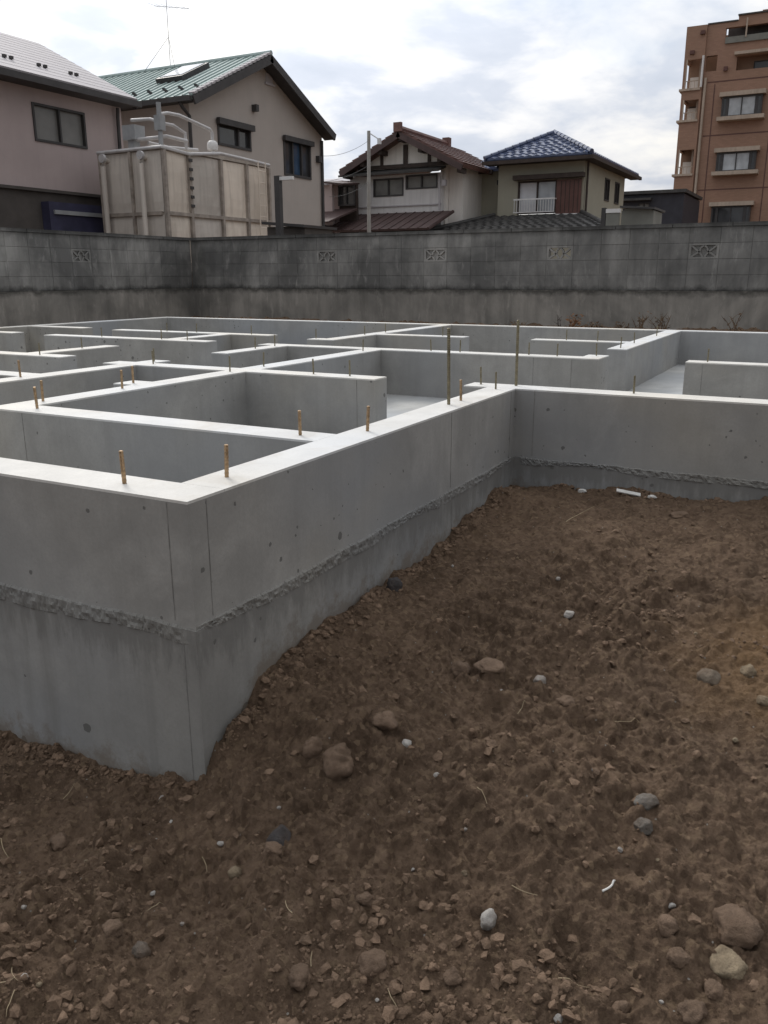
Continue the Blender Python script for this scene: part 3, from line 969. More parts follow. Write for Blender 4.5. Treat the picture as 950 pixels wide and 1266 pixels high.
for k in range(1, nrow):          # overlapping courses of roofing
    f = k / nrow
    p = Vector(e0).lerp(Vector(r0), f)
    q = Vector(e1).lerp(Vector(r1), f)
    rb.slab([p + Vector((0, 0, .005)), q + Vector((0, 0, .005)), q + Vector((0, .12, .058)), p + Vector((0, .12, .058))], 0.008)
tag(rb.build('roof_course', M['grey_roof'], roof), kind='stuff')
MB().box(4.6, 15.52, 14.32, 14.42, 5.12, 5.24).build('gutter', M['trim_dark'], H)
MB().box(4.6, 15.48, 14.42, 14.85, 5.14, 5.19).slab([(15.50, 14.42, 5.215), (15.53, 14.42, 5.215), (16.13, 18, 6.865), (16.10, 18, 6.865)], 0.14).build('eave_board', M['trim_dark'], H)
MB().tube([(15.2, 14.74, 5.1), (15.2, 14.76, 4.9), (15.2, 14.79, 3.3)], 0.04).build('downpipe', M['trim_dark'], H, True)
GU = MB().box(-.035, .035, -.03, .03, 0, .055)
gme = GU.build('snow_guard', M['trim_dark'], H)
gmesh = gme.data
bpy.data.objects.remove(gme)
gmesh.transform(Matrix.Translation(Vector(PLOC[H.name])))
for k in range(9):
    for s in (0, .16):
        x = 14.35 - .83 * k + s
        if x > 6:
            inst('snow_guard', gmesh, H, (x, 15.18, 5.30 + .461 * .76 + .01))

# ================================================================== water tank
K = thing('water_tank', (15.8, 13.3, 0.8), 'stained beige panel water tank with white pipes on top behind the block wall', 'water tank')
cols_y = [14.0, 14.75, 15.8, 16.73, 17.6]
cols_x = [12.48, 13.31, 14.16]
rows = [1.75, 2.75, 3.98]


def pillow(kind, plane, u0, u1, z0, z1, mat, parent):
    """pressed tank panel: raised field with sloping edges and a cross ridge"""
    m = MB()
    n = 6

    def P(u, z, d):
        return (plane - d, u, z) if kind == 'x' else (u, plane - d, z)
    for i in range(n + 1):
        for j in range(n + 1):
            a, b = i / n, j / n
            e = min(a, 1 - a, b, 1 - b)
            d = 0.012 if e == 0 else (0.034 if e < 0.2 else 0.046)
            m.v.append(P(u0 + (u1 - u0) * a, z0 + (z1 - z0) * b, d))
    for i in range(n):
        for j in range(n):
            k = i * (n + 1) + j
            q = (k, k + n + 1, k + n + 2, k + 1)
            m.f.append(q if kind == 'y' else tuple(reversed(q)))
    return m.build('panel', mat, parent)


for r_ in range(2):
    for c in range(4):
        pillow('y', 12.48, cols_y[c] + .03, cols_y[c + 1] - .03, rows[r_] + .03, rows[r_ + 1] - .03, M['panel'] if c != 1 else M['panel_grey'], K)
    for c in range(2):
        pillow('x', 14.0, cols_x[c] + .03, cols_x[c + 1] - .03, rows[r_] + .03, rows[r_ + 1] - .03, M['panel_grey'], K)
MB().box(14.0, 17.6, 12.48, 14.16, 1.7, 3.97).build('shell', M['rust_flange'], K)
fm = MB()
for x in cols_y:
    fm.box(x - .035, x + .035, 12.40, 12.48, 1.72, 3.96)
for y in cols_x[1:]:
    fm.box(13.93, 14.0, y - .03, y + .03, 1.72, 3.96)
for z in (2.75,):
    fm.box(14.04, 17.56, 12.405, 12.479, z - .035, z + .035)
    fm.box(13.935, 13.999, 12.55, 14.12, z - .035, z + .035)
fm.build('flange', M['rust_flange'], K)
MB().tube([(13.95, 14.2, 3.99), (13.95, 12.43, 4.0), (14.75, 12.42, 3.95), (15.8, 12.42, 4.08), (16.73, 12.42, 4.06), (17.62, 12.42, 4.03)], 0.036, 8).build('top_rim', M['grey_pipe'], K, True)
MB().slab([(13.95, 12.43, 3.985), (17.63, 12.43, 3.985), (17.63, 14.2, 3.985), (13.95, 14.2, 3.985)], .012).slab([(14.8, 12.5, 4.05), (17.5, 12.5, 4.05), (17.4, 14.1, 4.08), (14.8, 14.1, 4.08)], .06).build('cover', M['panel_grey'], K)
for y in (13.95, 12.90):
    MB().tube([(13.99, y, 3.82), (13.90, y, 3.84), (13.84, y, 3.80), (13.82, y, 3.70), (13.82, y, 1.2)], 0.055, 12).build('drain_pipe', M['panel_grey'], K, True)
    MB().tube([(13.86, y, 3.86), (13.80, y, 3.86)], 0.085, 12).build('pipe_elbow', M['grey_pipe'], K, True)
for x in (17.19,):
    ld = MB()
    for s in (-.14, .14):
        ld.tube([(x + s, 12.33, 1.7), (x + s, 12.33, 4.05)], .015, 6)
    for k in range(9):
        ld.tube([(x - .14, 12.33, 1.85 + k * .25), (x + .14, 12.33, 1.85 + k * .25)], .011, 6)
    ld.build('ladder', M['panel'], K)
for k in range(6):
    MB().box(14.70, 14.80, 12.375, 12.399, 2.9 + k * .18, 2.96 + k * .18).build('flange_bolt', M['trim_dark'], K)
MB().tube([(14.15, 12.62, 3.99), (14.15, 12.62, 4.86)], 0.048, 12).box(14.07, 14.23, 12.54, 12.70, 4.34, 4.62).build('riser', M['grey_box'], K, True)
MB().tube([(14.15, 12.62, 4.64), (14.4, 12.62, 4.70), (14.75, 12.62, 4.71), (15.75, 12.64, 4.58), (15.82, 12.64, 4.52), (15.83, 12.64, 4.05)], 0.034, 10).build('pipe', M['grey_pipe'], K, True)
MB().tube([(14.2, 13.42, 4.60), (14.2, 12.9, 4.58), (14.25, 12.68, 4.50), (14.6, 12.66, 4.50), (14.95, 12.66, 4.40), (14.97, 12.66, 4.06)], 0.032, 10).build('pipe', M['grey_pipe'], K, True)
MB().tube([(14.2, 13.30, 4.22), (14.2, 12.70, 4.22), (14.3, 12.60, 4.25), (14.9, 12.58, 4.23)], 0.038, 10).build('pipe', M['grey_pipe'], K, True)
MB().tube([(14.3, 13.1, 4.16), (14.8, 13.0, 4.12), (15.5, 12.8, 4.14)], 0.036, 10).build('pipe', M['grey_pipe'], K, True)
MB().box(14.1, 14.4, 13.26, 13.60, 4.22, 4.50).box(14.16, 14.34, 13.36, 13.52, 3.99, 4.219).build('valve_box', M['grey_box'], K)
MB().lathe((15.74, 12.58, 4.05), [(.045, 0), (.045, .10), (.105, .105), (.12, .17), (.11, .25), (.07, .29), (.02, .30)], 14).build('vent_cap', M['white_metal'], K, True)
st = MB()
for x in (14.1, 15.2, 16.4, 17.5):
    for y in (12.6, 14.0):
        st.box(x - .09, x + .09, y - .09, y + .09, 0.5, 1.6)
st.box(13.95, 17.65, 12.45, 14.2, 1.6, 1.70)
st.build('stand', M['rust_flange'], K)

# ================================================================== green roofed house
G = thing('green_roofed_house', (21, 17, 0.8), 'warm grey plastered house with green ribbed gable roof and skylight', 'house')
w1 = (18.87, 20.30, 4.80, 5.42)
w2 = (21.87, 23.32, 4.34, 5.39)
MB().wall('y', 14.9, 17.8, 24.0, 0.5, 5.70, 0.2, [w1, w2]).wall('x', 17.8, 15.1, 23.0, 0.5, 5.70, 0.2).wall('x', 23.8, 15.1, 23.0, 0.5, 5.7, 0.2).build('wall', M['grey_plaster'], G)
gb = MB()
gb.poly([(17.8, 14.9, 5.701), (24.0, 14.9, 5.701), (20.9, 14.9, 7.16)])
gb.poly([(17.8, 15.1, 5.701), (20.9, 15.1, 7.16), (24.0, 15.1, 5.701)])
gb.build('gable_wall', M['grey_plaster'], G)
window(G, 'y', 14.9, *w1, glass='glass', split=(0.62,), fw=.06)
MB().ubox('y', 14.9, w1[0] - .05, w1[1] + .05, 0.032, 0.14, 5.30, 5.45).build('shutter_hood', M['trim_dark'], G)
window(G, 'y', 14.9, *w2, split=(0.33, 0.66), glasses=['glass', 'blue_glass', 'glass'], fw=.07)
MB().ubox('y', 14.9, w2[0] - .05, w2[1] + .05, 0.032, 0.13, 5.28, 5.42).build('shutter_hood', M['trim_dark'], G)
MB().ubox('y', 14.9, 20.41, 20.53, 0.0, .16, 5.83, 6.0).build('wall_lamp', M['trim_dark'], G)
MB().ubox('y', 14.9, 21.05, 21.5, 0.0, .05, 6.62, 6.68).ubox('y', 14.9, 21.12, 21.42, 0.0, .02, 6.69, 6.92).build('vent', M['grey_roof'], G)
MB().ubox('y', 14.9, 23.62, 23.80, 0.0, .12, 4.88, 5.06).build('vent', M['trim_dark'], G)
RZ, EZ = 7.28, 5.72
f0, f1 = (17.45, 14.5, EZ), (17.45, 23.4, EZ)
m0, m1 = (20.8, 14.5, RZ), (20.8, 23.4, RZ)
b0_, b1_ = (24.1, 14.5, EZ), (24.1, 23.4, EZ)
gr = MB().slab([f0, m0, m1, f1], 0.10).slab([m0, b0_, b1_, m1], 0.10).build('roof', M['green_roof'], G)
rs = MB()
n_r = 34
for k in range(n_r + 1):
    y = 14.52 + (23.36 - 14.52) * k / n_r
    rs.slab([(17.44, y - .022, EZ + .028), (20.79, y - .022, RZ + .028), (20.79, y + .022, RZ + .028), (17.44, y + .022, EZ + .028)], 0.03)
tag(rs.build('roof_seam', M['green_roof'], gr), kind='stuff')
MB().tube([(20.8, 14.46, RZ + .02), (20.8, 23.4, RZ + .02)], 0.07, 8).build('ridge_cap', M['green_roof'], gr, True)
vt = MB()
for (x0, z0, x1, z1) in ((17.44, EZ, 20.8, RZ), (24.12, EZ, 20.8, RZ)):
    vt.slab([(x0, 14.44, z0 - .02), (x1, 14.44, z1 - .02), (x1, 14.497, z1 - .02), (x0, 14.497, z0 - .02)], 0.20)
    vt.slab([(x0 + .05, 14.5, z0 - .13), (x1, 14.5, z1 - .13), (x1, 14.9, z1 - .13), (x0 + .05, 14.9, z0 - .13)], 0.03)
vt.build('barge_board', M['trim_dark'], G)
vl = MB()
for k in range(19):      # pale verge tiles stepping up the edge
    f = (k + .5) / 19
    vl.slab([(17.45 + 3.33 * (f - .02), 14.43, EZ + 1.55 * (f - .02) + .06), (17.45 + 3.33 * (f + .015), 14.43, EZ + 1.55 * (f + .015) + .06), (17.45 + 3.33 * (f + .015), 14.62, EZ + 1.55 * (f + .015) + .06), (17.45 + 3.33 * (f - .02), 14.62, EZ + 1.55 * (f - .02) + .06)], .05)
tag(vl.build('verge_tile', M['grey_roof'], gr), kind='stuff')
MB().box(17.33, 17.44, 14.5, 23.4, EZ - .14, EZ - .02).box(17.44, 17.8, 14.55, 23.0, EZ - .10, EZ - .095).build('gutter', M['trim_dark'], G)
MB().tube([(17.4, 14.84, EZ - .14), (17.5, 14.84, EZ - .25), (17.73, 14.84, EZ - .4), (17.73, 14.84, 0.6)], 0.045).build('downpipe', M['trim_dark'], G, True)
MB().tube([(23.9, 14.84, EZ - .2), (23.9, 14.84, .6)], 0.045).build('downpipe', M['trim_dark'], G, True)
sl = (RZ - EZ) / 3.35
sk = MB()


def on_roof(x, y, h=0.0):
    return (x, y, EZ + (x - 17.45) * sl + h)


MB().slab([on_roof(18.95, 16.05, .15), on_roof(20.1, 16.05, .15), on_roof(20.1, 16.95, .15), on_roof(18.95, 16.95, .15)], .15).build('skylight', M['trim_dark'], gr)
MB().slab([on_roof(19.05, 16.12, .165), on_roof(20.02, 16.12, .165), on_roof(20.02, 16.88, .165), on_roof(19.05, 16.88, .165)], .013).build('skylight_pane', M['pale_glass'], gr)
for k in range(16):
    for q in (0, 1):
        y = 14.75 + .52 * k + .26 * q
        inst('snow_guard', gmesh, gr, on_roof(18.02 + .22 * q, y, .0), (0, 0, R(90)))

A = thing('roof_antenna', (20.8, 18.0, 7.30), 'thin grey television antenna mast on the ridge of the green roof', 'antenna')
MB().tube([(20.8, 18.0, 7.30), (20.8, 18.0, 9.30)], 0.011, 6).build('mast', M['antenna'], A)
an = MB().tube([(20.8, 18.45, 8.95), (20.8, 17.2, 8.72)], .009, 6)
for k in range(6):
    y = 18.4 - k * .22
    an.tube([(20.5, y, 8.94 - k * .04), (21.1, y, 8.94 - k * .04)], .004, 5)
an.build('boom', M['antenna'], A)
MB().tube([(20.8, 18.0, 8.1), (20.3, 18.6, 7.12)], .006, 4).tube([(20.8, 18.0, 8.1), (20.3, 17.4, 7.1)], .006, 4).build('guy_wire', M['wire'], A)

# dark post and low dark hut between tank and house
D = thing('dark_post', (13.5, 9.33, 0.8), 'dark post with a small white plate right of the water tank', 'post')
MB().box(13.45, 13.55, 9.28, 9.39, 0.8, 3.25).build('post', M['trim_dark'], D)
MB().box(13.46, 13.54, 9.01, 9.279, 3.17, 3.23).build('plate', M['white_metal'], D)
D = thing('dark_hut', (14.2, 9.5, 0.8), 'low dark hut roof showing just above the wall beside the dark post', 'hut')
MB().box(13.9, 14.9, 9.05, 9.9, .6, 2.40).build('wall', M['dark_clad'], D)
MB().slab([(13.8, 9.0, 2.42), (13.8, 9.95, 2.50), (15, 9.95, 2.5), (15, 9.0, 2.42)], .05).build('roof', M['trim_dark'], D)

# ================================================================== gabled timber house (centre)
C3 = thing('gabled_house', (31, 14.5, 0.8), 'cream house with a red tiled gable, exposed timbers and maroon lean-to roof', 'house')
hw1 = (14.57, 15.81, 4.30, 4.92)
hw2 = (13.22, 14.48, 4.50, 4.98)
MB().wall('x', 29.0, 13.06, 16.80, 0.5, 5.02, .2, [hw1, hw2]).build('wall', M['white_plaster'], C3)
MB().box(29.21, 34, 16.65, 16.80, .5, 5.1).build('side_wall', M['cream'], C3)
MB().box(29.21, 34, 13.0, 13.2, .5, 5.55).build('side_wall', M['cream'], C3)
MB().box(29.5, 34, 12.45, 12.99, .5, 5.33).build('rear_wing', M['cream'], C3)
MB().ubox('x', 29.0, 13.045, 16.815, .002, .05, 3.94, 3.98).build('string_course', M['grey_roof'], C3)
window(C3, 'x', 29.0, *hw1, glass='frosted', fw=.05)
window(C3, 'x', 29.0, *hw2, glass='frosted', fw=.05)
sk_ = MB().slab([(28.45, 12.95, 5.06), (28.45, 17.0, 5.06), (29.1, 17.0, 5.24), (29.1, 12.95, 5.24)], .07)
sk_.build('canopy', M['dark_roof'], C3)
gw = MB()
gw.poly([(29.02, 16.5, 5.24), (29.02, 12.5, 5.24), (29.02, 14.5, 6.22)])
gw.poly([(29.15, 16.5, 5.24), (29.15, 14.5, 6.22), (29.15, 12.5, 5.24)])
gw.build('gable_wall', M['cream'], C3)
AP, EVL, EVR = (14.5, 6.42), (16.95, 5.22), (12.0, 5.18)
rt_ = MB().slab([(28.45, AP[0], AP[1]), (34, AP[0], AP[1]), (34, *EVL), (28.45, *EVL)], .12).slab([(28.45, *EVR), (34, *EVR), (34, AP[0], AP[1]), (28.45, AP[0], AP[1])], .12)
r3 = rt_.build('roof', M['red_tile'], C3)
tl = MB()
for (ev, s) in ((EVL, 1), (EVR, -1)):
    nrow, ncol = 9, 20
    for i in range(nrow):
        y0 = ev[0] + (AP[0] - ev[0]) * i / nrow
        y1 = ev[0] + (AP[0] - ev[0]) * (i + 1) / nrow
        z0 = ev[1] + (AP[1] - ev[1]) * i / nrow
        z1 = ev[1] + (AP[1] - ev[1]) * (i + 1) / nrow
        for j in range(ncol):
            x0 = 28.46 + 5.5 * j / ncol
            tl.slab([(x0, y0, z0 + .055), (x0 + .25, y0, z0 + .055), (x0 + .25, y1, z1 + .02), (x0, y1, z1 + .02)], .03)
tag(tl.build('roof_tile', M['red_tile'], r3), kind='stuff')
MB().tube([(28.38, AP[0], AP[1] + .06), (32.6, AP[0], AP[1] + .06)], .11, 8).box(32.5, 32.75, AP[0] - .14, AP[0] + .14, AP[1] - .05, AP[1] + .28).box(28.34, 28.46, AP[0] - .15, AP[0] + .15, AP[1] - .06, AP[1] + .24).build('ridge_tile', M['red_tile'], r3, True)
bb = MB()
for ev in (EVL, EVR):
    for off, z in ((28.40, 0),):
        bb.slab([(28.40, AP[0], AP[1] - .04), (28.449, AP[0], AP[1] - .04), (28.449, ev[0], ev[1] - .04), (28.40, ev[0], ev[1] - .04)], .20)
bb.build('barge_board', M['maroon_roof'], C3)
for f in (.32, .62, .92):                   # purlin ends under the verge
    for ev in (EVL, EVR):
        y, z = AP[0] + (ev[0] - AP[0]) * f, AP[1] + (ev[1] - AP[1]) * f - .27
        MB().box(28.5, 29.02, y - .07, y + .07, z - .09, z + .07).build('purlin', M['timber'], C3)
MB().box(28.5, 29.02, AP[0] - .08, AP[0] + .08, AP[1] - .35, AP[1] - .14).build('purlin', M['timber'], C3)
MB().box(28.95, 29.018, 12.55, 16.45, 5.245, 5.37).build('timber_beam', M['timber'], C3)
for q in ((AP[0] - .09, AP[0] + .07, 6.0), (13.5, 13.6, 5.72), (15.4, 15.5, 5.72)):
    MB().box(28.955, 29.018, q[0], q[1], 5.371, q[2]).build('timber_post', M['timber'], C3)
MB().slab([(26.9, 12.55, 3.05), (26.9, 17.1, 3.05), (28.99, 17.1, 3.72), (28.99, 12.55, 3.72)], .07).build('lean_to_roof', M['maroon_roof'], C3)
lr = MB()
for k in range(13):
    y = 12.6 + .372 * k
    lr.slab([(26.88, y - .02, 3.07), (28.98, y - .02, 3.74), (28.98, y + .02, 3.74), (26.88, y + .02, 3.07)], .03)
tag(lr.build('lean_to_batten', M['maroon_roof'], C3), kind='stuff')
MB().box(27.1, 28.98, 12.7, 17.0, .5, 2.98).build('lean_to_wall', M['dark_clad'], C3)
MB().tube([(28.9, 13.10, 4.95), (28.93, 13.10, 3.75)], .035, 8).box(28.86, 28.99, 12.85, 13.0, 4.55, 4.75).build('downpipe', M['grey_roof'], C3, False)

# utility pole and wires
PO = thing('utility_pole', (26.0, 14.36, 0.8), 'slim grey utility pole in front of the cream gabled house', 'pole')
MB().tube([(26, 14.36, .6), (26, 14.34, 6.05)], .075, 10, .055).build('pole', M['pole'], PO, True)
MB().tube([(26, 14.34, 6.0), (26, 13.98, 5.78)], .02, 6).box(25.95, 26.05, 13.90, 14.0, 5.62, 5.80).build('arm', M['antenna'], PO)
for k, (z0, z1, dy, txt) in enumerate(((5.75, 5.1, 0, 'upper thin cable from the utility pole to the green roofed house'), (5.0, 4.35, .3, 'middle thin cable from the utility pole to the green roofed house'), (4.5, 3.9, -.2, 'lowest thin cable from the utility pole to the green roofed house'))):
    pts = []
    for i in range(17):
        f = i / 16
        pts.append((26 - 2 * f, 14.36 + (.5 + dy) * f, z0 + (z1 - z0) * f - .25 * 4 * f * (1 - f) * .5))
    tag(MB().tube(pts, .006, 5).build('power_line', M['wire'], None), txt, 'cable', 'cables on the utility pole')

# narrow house between
NH = thing('narrow_house', (28, 17.5, 0.8), 'small pinkish house with rusty awning seen between the green roofed and gabled houses', 'house')
MB().wall('x', 27.6, 16.75, 18.2, .5, 4.75, .15).box(28.6, 32, 16.9, 18.2, .5, 4.9).build('wall', M['pink_plaster'], NH)
MB().slab([(27.4, 16.85, 4.72), (27.4, 18.4, 4.80), (32, 18.4, 5.4), (32, 16.85, 5.3)], .08).build('roof', M['grey_roof'], NH)
MB().slab([(27.0, 16.0, 4.62), (27.0, 16.74, 4.72), (28.3, 16.74, 4.85), (28.3, 16.0, 4.75)], .06).build('awning', M['maroon_roof'], NH)
window(NH, 'x', 27.95, 16.03, 16.70, 3.95, 4.66, fw=.05)
MB().box(28.05, 28.2, 16.0, 16.72, .5, 4.7).build('side_wall', M['timber'], NH)
MB().slab([(25.9, 15.9, 3.3), (25.9, 17.6, 3.3), (27.94, 17.6, 3.85), (27.94, 15.9, 3.85)], .06).build('lean_to_roof', M['maroon_roof'], NH)

# dark shed with navy sheet between gabled and blue roofed houses
SH = thing('grey_shed', (33, 12.3, 0.8), 'grey shed with a navy panel between the gabled and blue roofed houses', 'shed')
MB().box(31.6, 34, 12.0, 13.8, .5, 5.35).build('wall', M['grey_shed'], SH)
MB().slab([(31.4, 11.9, 5.36), (31.4, 14, 5.36), (34.2, 14, 5.5), (34.2, 11.9, 5.5)], .06).build('roof', M['dark_roof'], SH)
MB().box(31.5, 31.59, 12.55, 13.25, .5, 4.62).build('panel', M['navy'], SH)

# ================================================================== blue roofed house
B4 = thing('blue_roofed_house', (33, 10, 0.8), 'olive plastered house with dark blue tiled hip roof and white balcony rail', 'house')
op = (8.46, 10.75, 3.60, 4.735)
MB().wall('x', 30.5, 8.38, 11.50, .5, 5.30, .2, [op]).wall('y', 8.38, 30.72, 36.6, .5, 5.30, .2, [(33.4, 34.1, 4.2, 5.0), (35.0, 35.7, 4.2, 5.0)]).build('wall', M['olive'], B4)
MB().box(31.3, 31.5, 11.3, 12.78, .5, 5.30).box(30.71, 31.29, 11.3, 11.5, .5, 5.30).box(31.51, 36, 12.6, 12.78, .5, 5.3).build('wing_wall', M['olive'], B4)
wn = window(B4, 'x', 30.5, 9.32, 10.74, 3.62, 4.72, frame='timber', glasses=['pale_glass', 'curtain'], fw=.05, inset=.07, proud=.02)
MB().ubox('x', 30.5, 8.44, 9.30, -.04, .10, 3.58, 4.70).build('shutter_case', M['brown_shutter'], B4)
for k in range(5):
    MB().ubox('x', 30.5, 8.52 + .15 * k, 8.54 + .15 * k, .101, .108, 3.62, 4.66).build('shutter_groove', M['timber'], B4)
MB().ubox('x', 30.5, 8.34, 10.86, .002, .30, 4.75, 4.90).build('window_hood', M['timber'], B4)
ra = MB()
ra.ubox('x', 30.5, 9.28, 10.78, .30, .34, 4.06, 4.11)
ra.ubox('x', 30.5, 9.28, 10.78, .305, .335, 3.64, 3.67)
for k in range(16):
    u = 9.30 + .0967 * k
    ra.ubox('x', 30.5, u - .009, u + .009, .31, .33, 3.671, 4.059)
for u in (9.28, 10.75):
    ra.ubox('x', 30.5, u, u + .03, .0, .299, 4.065, 4.105)
ra.build('balcony_rail', M['white_metal'], B4)
MB().ubox('x', 30.5, 8.44, 9.27, .101, .20, 3.54, 3.575).build('sill', M['white_metal'], B4)
window(B4, 'y', 8.38, 33.4, 34.1, 4.2, 5.0, fw=.05)
window(B4, 'y', 8.38, 35.0, 35.7, 4.2, 5.0, fw=.05)
MB().tube([(30.66, 8.30, 5.3), (30.66, 8.30, 3.0)], .04, 8).build('downpipe', M['timber'], B4, True)
MB().ubox('x', 31.3, 11.62, 11.80, .002, .16, 4.72, 4.88).build('wall_lamp', M['trim_dark'], B4)
EZ4 = 5.42
ex0, ex1, ey0, ey1 = 29.95, 37.6, 8.02, 11.85
yc, rise = (ey0 + ey1) / 2, 0.98
xa, xb = ex0 + (ey1 - ey0) / 2, ex1 - (ey1 - ey0) / 2
zt = EZ4 + rise
hr = MB()
hr.slab([(ex0, ey0, EZ4), (ex0, ey1, EZ4), (xa, yc, zt)], .08)
hr.slab([(ex0, ey0, EZ4), (xa, yc, zt), (xb, yc, zt), (ex1, ey0, EZ4)], .08)
hr.slab([(ex0, ey1, EZ4), (ex1, ey1, EZ4), (xb, yc, zt), (xa, yc, zt)], .08)
hr.slab([(ex1, ey0, EZ4), (xb, yc, zt), (ex1, ey1, EZ4)], .08)
r4 = hr.build('roof', M['blue_tile'], B4)
MB().slab([(31.0, 11.3, EZ4 - .16), (31.0, 13.1, EZ4 - .16), (33.2, 13.1, EZ4 + .42), (33.2, 11.3, EZ4 + .42)], .08).build('wing_roof', M['blue_tile'], B4)


def tile_rows(m, fn, nrow, uext, pitch=0.27):
    """courses of curved pantiles: fn(u, v) -> point on slope; uext(v) -> u range"""
    for i in range(nrow):
        v0, v1 = i / nrow, (i + 1.15) / nrow
        lo_, hi_ = uext((v0 + v1) / 2)
        n = max(1, int((hi_ - lo_) / pitch))
        for j in range(n):
            a = lo_ + (hi_ - lo_) * j / n
            b = lo_ + (hi_ - lo_) * (j + 1) / n
            sub = 4
            i0 = len(m.v)
            for s in range(sub + 1):
                f = s / sub
                u = a + (b - a) * f
                hgt = 0.045 * math.sin(math.pi * min(1, f * 1.15)) ** 2
                p0, p1 = Vector(fn(u, v0)), Vector(fn(u, min(v1, 1)))
                m.v.append(tuple(p0 + Vector((0, 0, .05 + hgt))))
                m.v.append(tuple(p1 + Vector((0, 0, .015 + hgt))))
                m.v.append(tuple(p0 + Vector((0, 0, .0))))
            for s in range(sub):
                k = i0 + s * 3
                m.f.append((k, k + 1, k + 4, k + 3))
                m.f.append((k + 2, k, k + 3, k + 5))


tm = MB()
tile_rows(tm, lambda u, v: (ex0 + (xa - ex0) * v, u, EZ4 + rise * v), 9, lambda v: (ey0 + (yc - ey0) * v, ey1 + (yc - ey1) * v))
tile_rows(tm, lambda u, v: (u, ey0 + (yc - ey0) * v, EZ4 + rise * v), 9, lambda v: (ex0 + (xa - ex0) * v, ex1 + (xb - ex1) * v))
tag(tm.build('roof_tile', M['blue_tile'], r4, smooth=True), kind='stuff')
tm = MB()
tile_rows(tm, lambda u, v: (31.0 + 2.2 * v, u, EZ4 - .16 + .58 * v), 9, lambda v: (11.75, 13.1))
tag(tm.build('roof_tile', M['blue_tile'], B4, smooth=True), kind='stuff')
hp = MB()
up_ = Vector((0, 0, .075))
for a, b in (((ex0, ey0, EZ4), (xa, yc, zt)), ((ex0, ey1, EZ4), (xa, yc, zt)), ((xa, yc, zt), (xb, yc, zt))):
    a, b = Vector(a) + up_, Vector(b) + up_
    n = int((b - a).length / .28)
    for k in range(n):
        hp.tube([a.lerp(b, k / n), a.lerp(b, (k + .97) / n)], .085, 8, .07)
hp.build('hip_tile', M['blue_tile'], r4, True)
MB().box(ex0 - .10, ex0, ey0 - .10, ey1 + .05, EZ4 - .16, EZ4 - .04).box(ex0 + .001, ex1, ey0 - .10, ey0, EZ4 - .16, EZ4 - .04).box(ex0 + .002, 30.49, ey0, ey1, EZ4 - .14, EZ4 - .10).box(30.491, ex1, ey0, 8.37, EZ4 - .14, EZ4 - .10).box(30.9, 31.0, 11.9, 13.12, EZ4 - .32, EZ4 - .2).build('gutter', M['timber'], B4)
lo4 = MB().slab([(28.3, 6.9, 2.95), (28.3, 13.3, 2.95), (30.49, 11.6, 3.55), (30.49, 8.38, 3.55)], .08)
lo4.slab([(28.3, 6.9, 2.95), (30.49, 8.38, 3.55), (33.5, 8.38, 3.55), (33.5, 6.9, 2.95)], .08)
lo4.build('lower_roof', M['dark_roof'], B4)
lt = MB()
tile_rows(lt, lambda u, v: (28.3 + 2.19 * v, u, 2.95 + .6 * v), 8, lambda v: (6.9 + 1.48 * v, 13.3 - 1.7 * v), .3)
tag(lt.build('roof_tile', M['dark_roof'], B4, smooth=True), kind='stuff')
MB().tube([(28.3, 13.3, 3.03), (30.49, 11.6, 3.63)], .075, 8).build('hip_tile', M['dark_roof'], B4, True)
MB().tube([(28.3, 6.9, 3.03), (30.49, 8.38, 3.63)], .075, 8).build('hip_tile', M['dark_roof'], B4, True)
MB().box(28.6, 30.49, 7.2, 13.0, .5, 2.87).build('ground_storey', M['olive'], B4)

D = thing('dark_post', (14.0, 3.48, 0.8), 'short dark post with white plate showing over the wall by the olive house', 'post')
MB().box(13.97, 14.03, 3.46, 3.53, .8, 2.52).build('post', M['trim_dark'], D)
MB().box(13.95, 14.05, 3.24, 3.455, 2.44, 2.50).build('plate', M['white_metal'], D)
MB().box(13.96, 14.04, 3.25, 3.45, 1.2, 2.435).build('box', M['grey_shed'], D)
D = thing('garden_shed', (14.6, 3.1, 0.8), 'small grey green shed with rounded top behind the wall beside the short post', 'shed')
gs = MB()
n = 10
prof = [(3.29 - .5 * k / n, 2.42 + .13 * math.sin(math.pi * (.15 + .7 * k / n))) for k in range(n + 1)]
for (x0, x1) in ((14.3, 15.0),):
    i = len(gs.v)
    ring = [(3.29, .6)] + prof + [(2.79, .6)]
    gs.v += [(x0, y, z) for y, z in ring] + [(x1, y, z) for y, z in ring]
    k = len(ring)
    gs.f.append(tuple(range(i, i + k)))
    gs.f.append(tuple(reversed(range(i + k, i + 2 * k))))
    for q in range(k - 1):
        gs.f.append((i + q, i + k + q, i + k + q + 1, i + q + 1))
gs.build('body', M['grey_shed'], D)
MB().slab([(14.2, 2.76, 2.52), (14.2, 3.30, 2.56), (15.1, 3.30, 2.56), (15.1, 2.76, 2.52)], .03).build('roof', M['trim_dark'], D)

# black house far behind
F5 = thing('black_house', (46, 9, 0.8), 'dark flat topped house far back between the olive house and brown apartments', 'house')
MB().wall('x', 45, 7.4, 10.6, .5, 5.35, .2, [(9.0, 9.55, 4.3, 4.95)]).box(45.21, 50, 7.4, 10.6, .5, 5.3).build('wall', M['black_house'], F5)
MB().box(44.8, 50.2, 7.3, 10.7, 5.351, 5.5).box(44.6, 45, 8.9, 10.5, 5.05, 5.15).build('roof', M['dark_roof'], F5)
window(F5, 'x', 45, 9.0, 9.55, 4.3, 4.95, fw=.05, glass='frosted')
MB().ubox('x', 45, 9.68, 9.95, .01, .06, 3.2, 4.75).build('shutter', M['white_metal'], F5)

# ================================================================== brown apartment block
s_ = 54 / 46


def ab(b):
    return b * s_


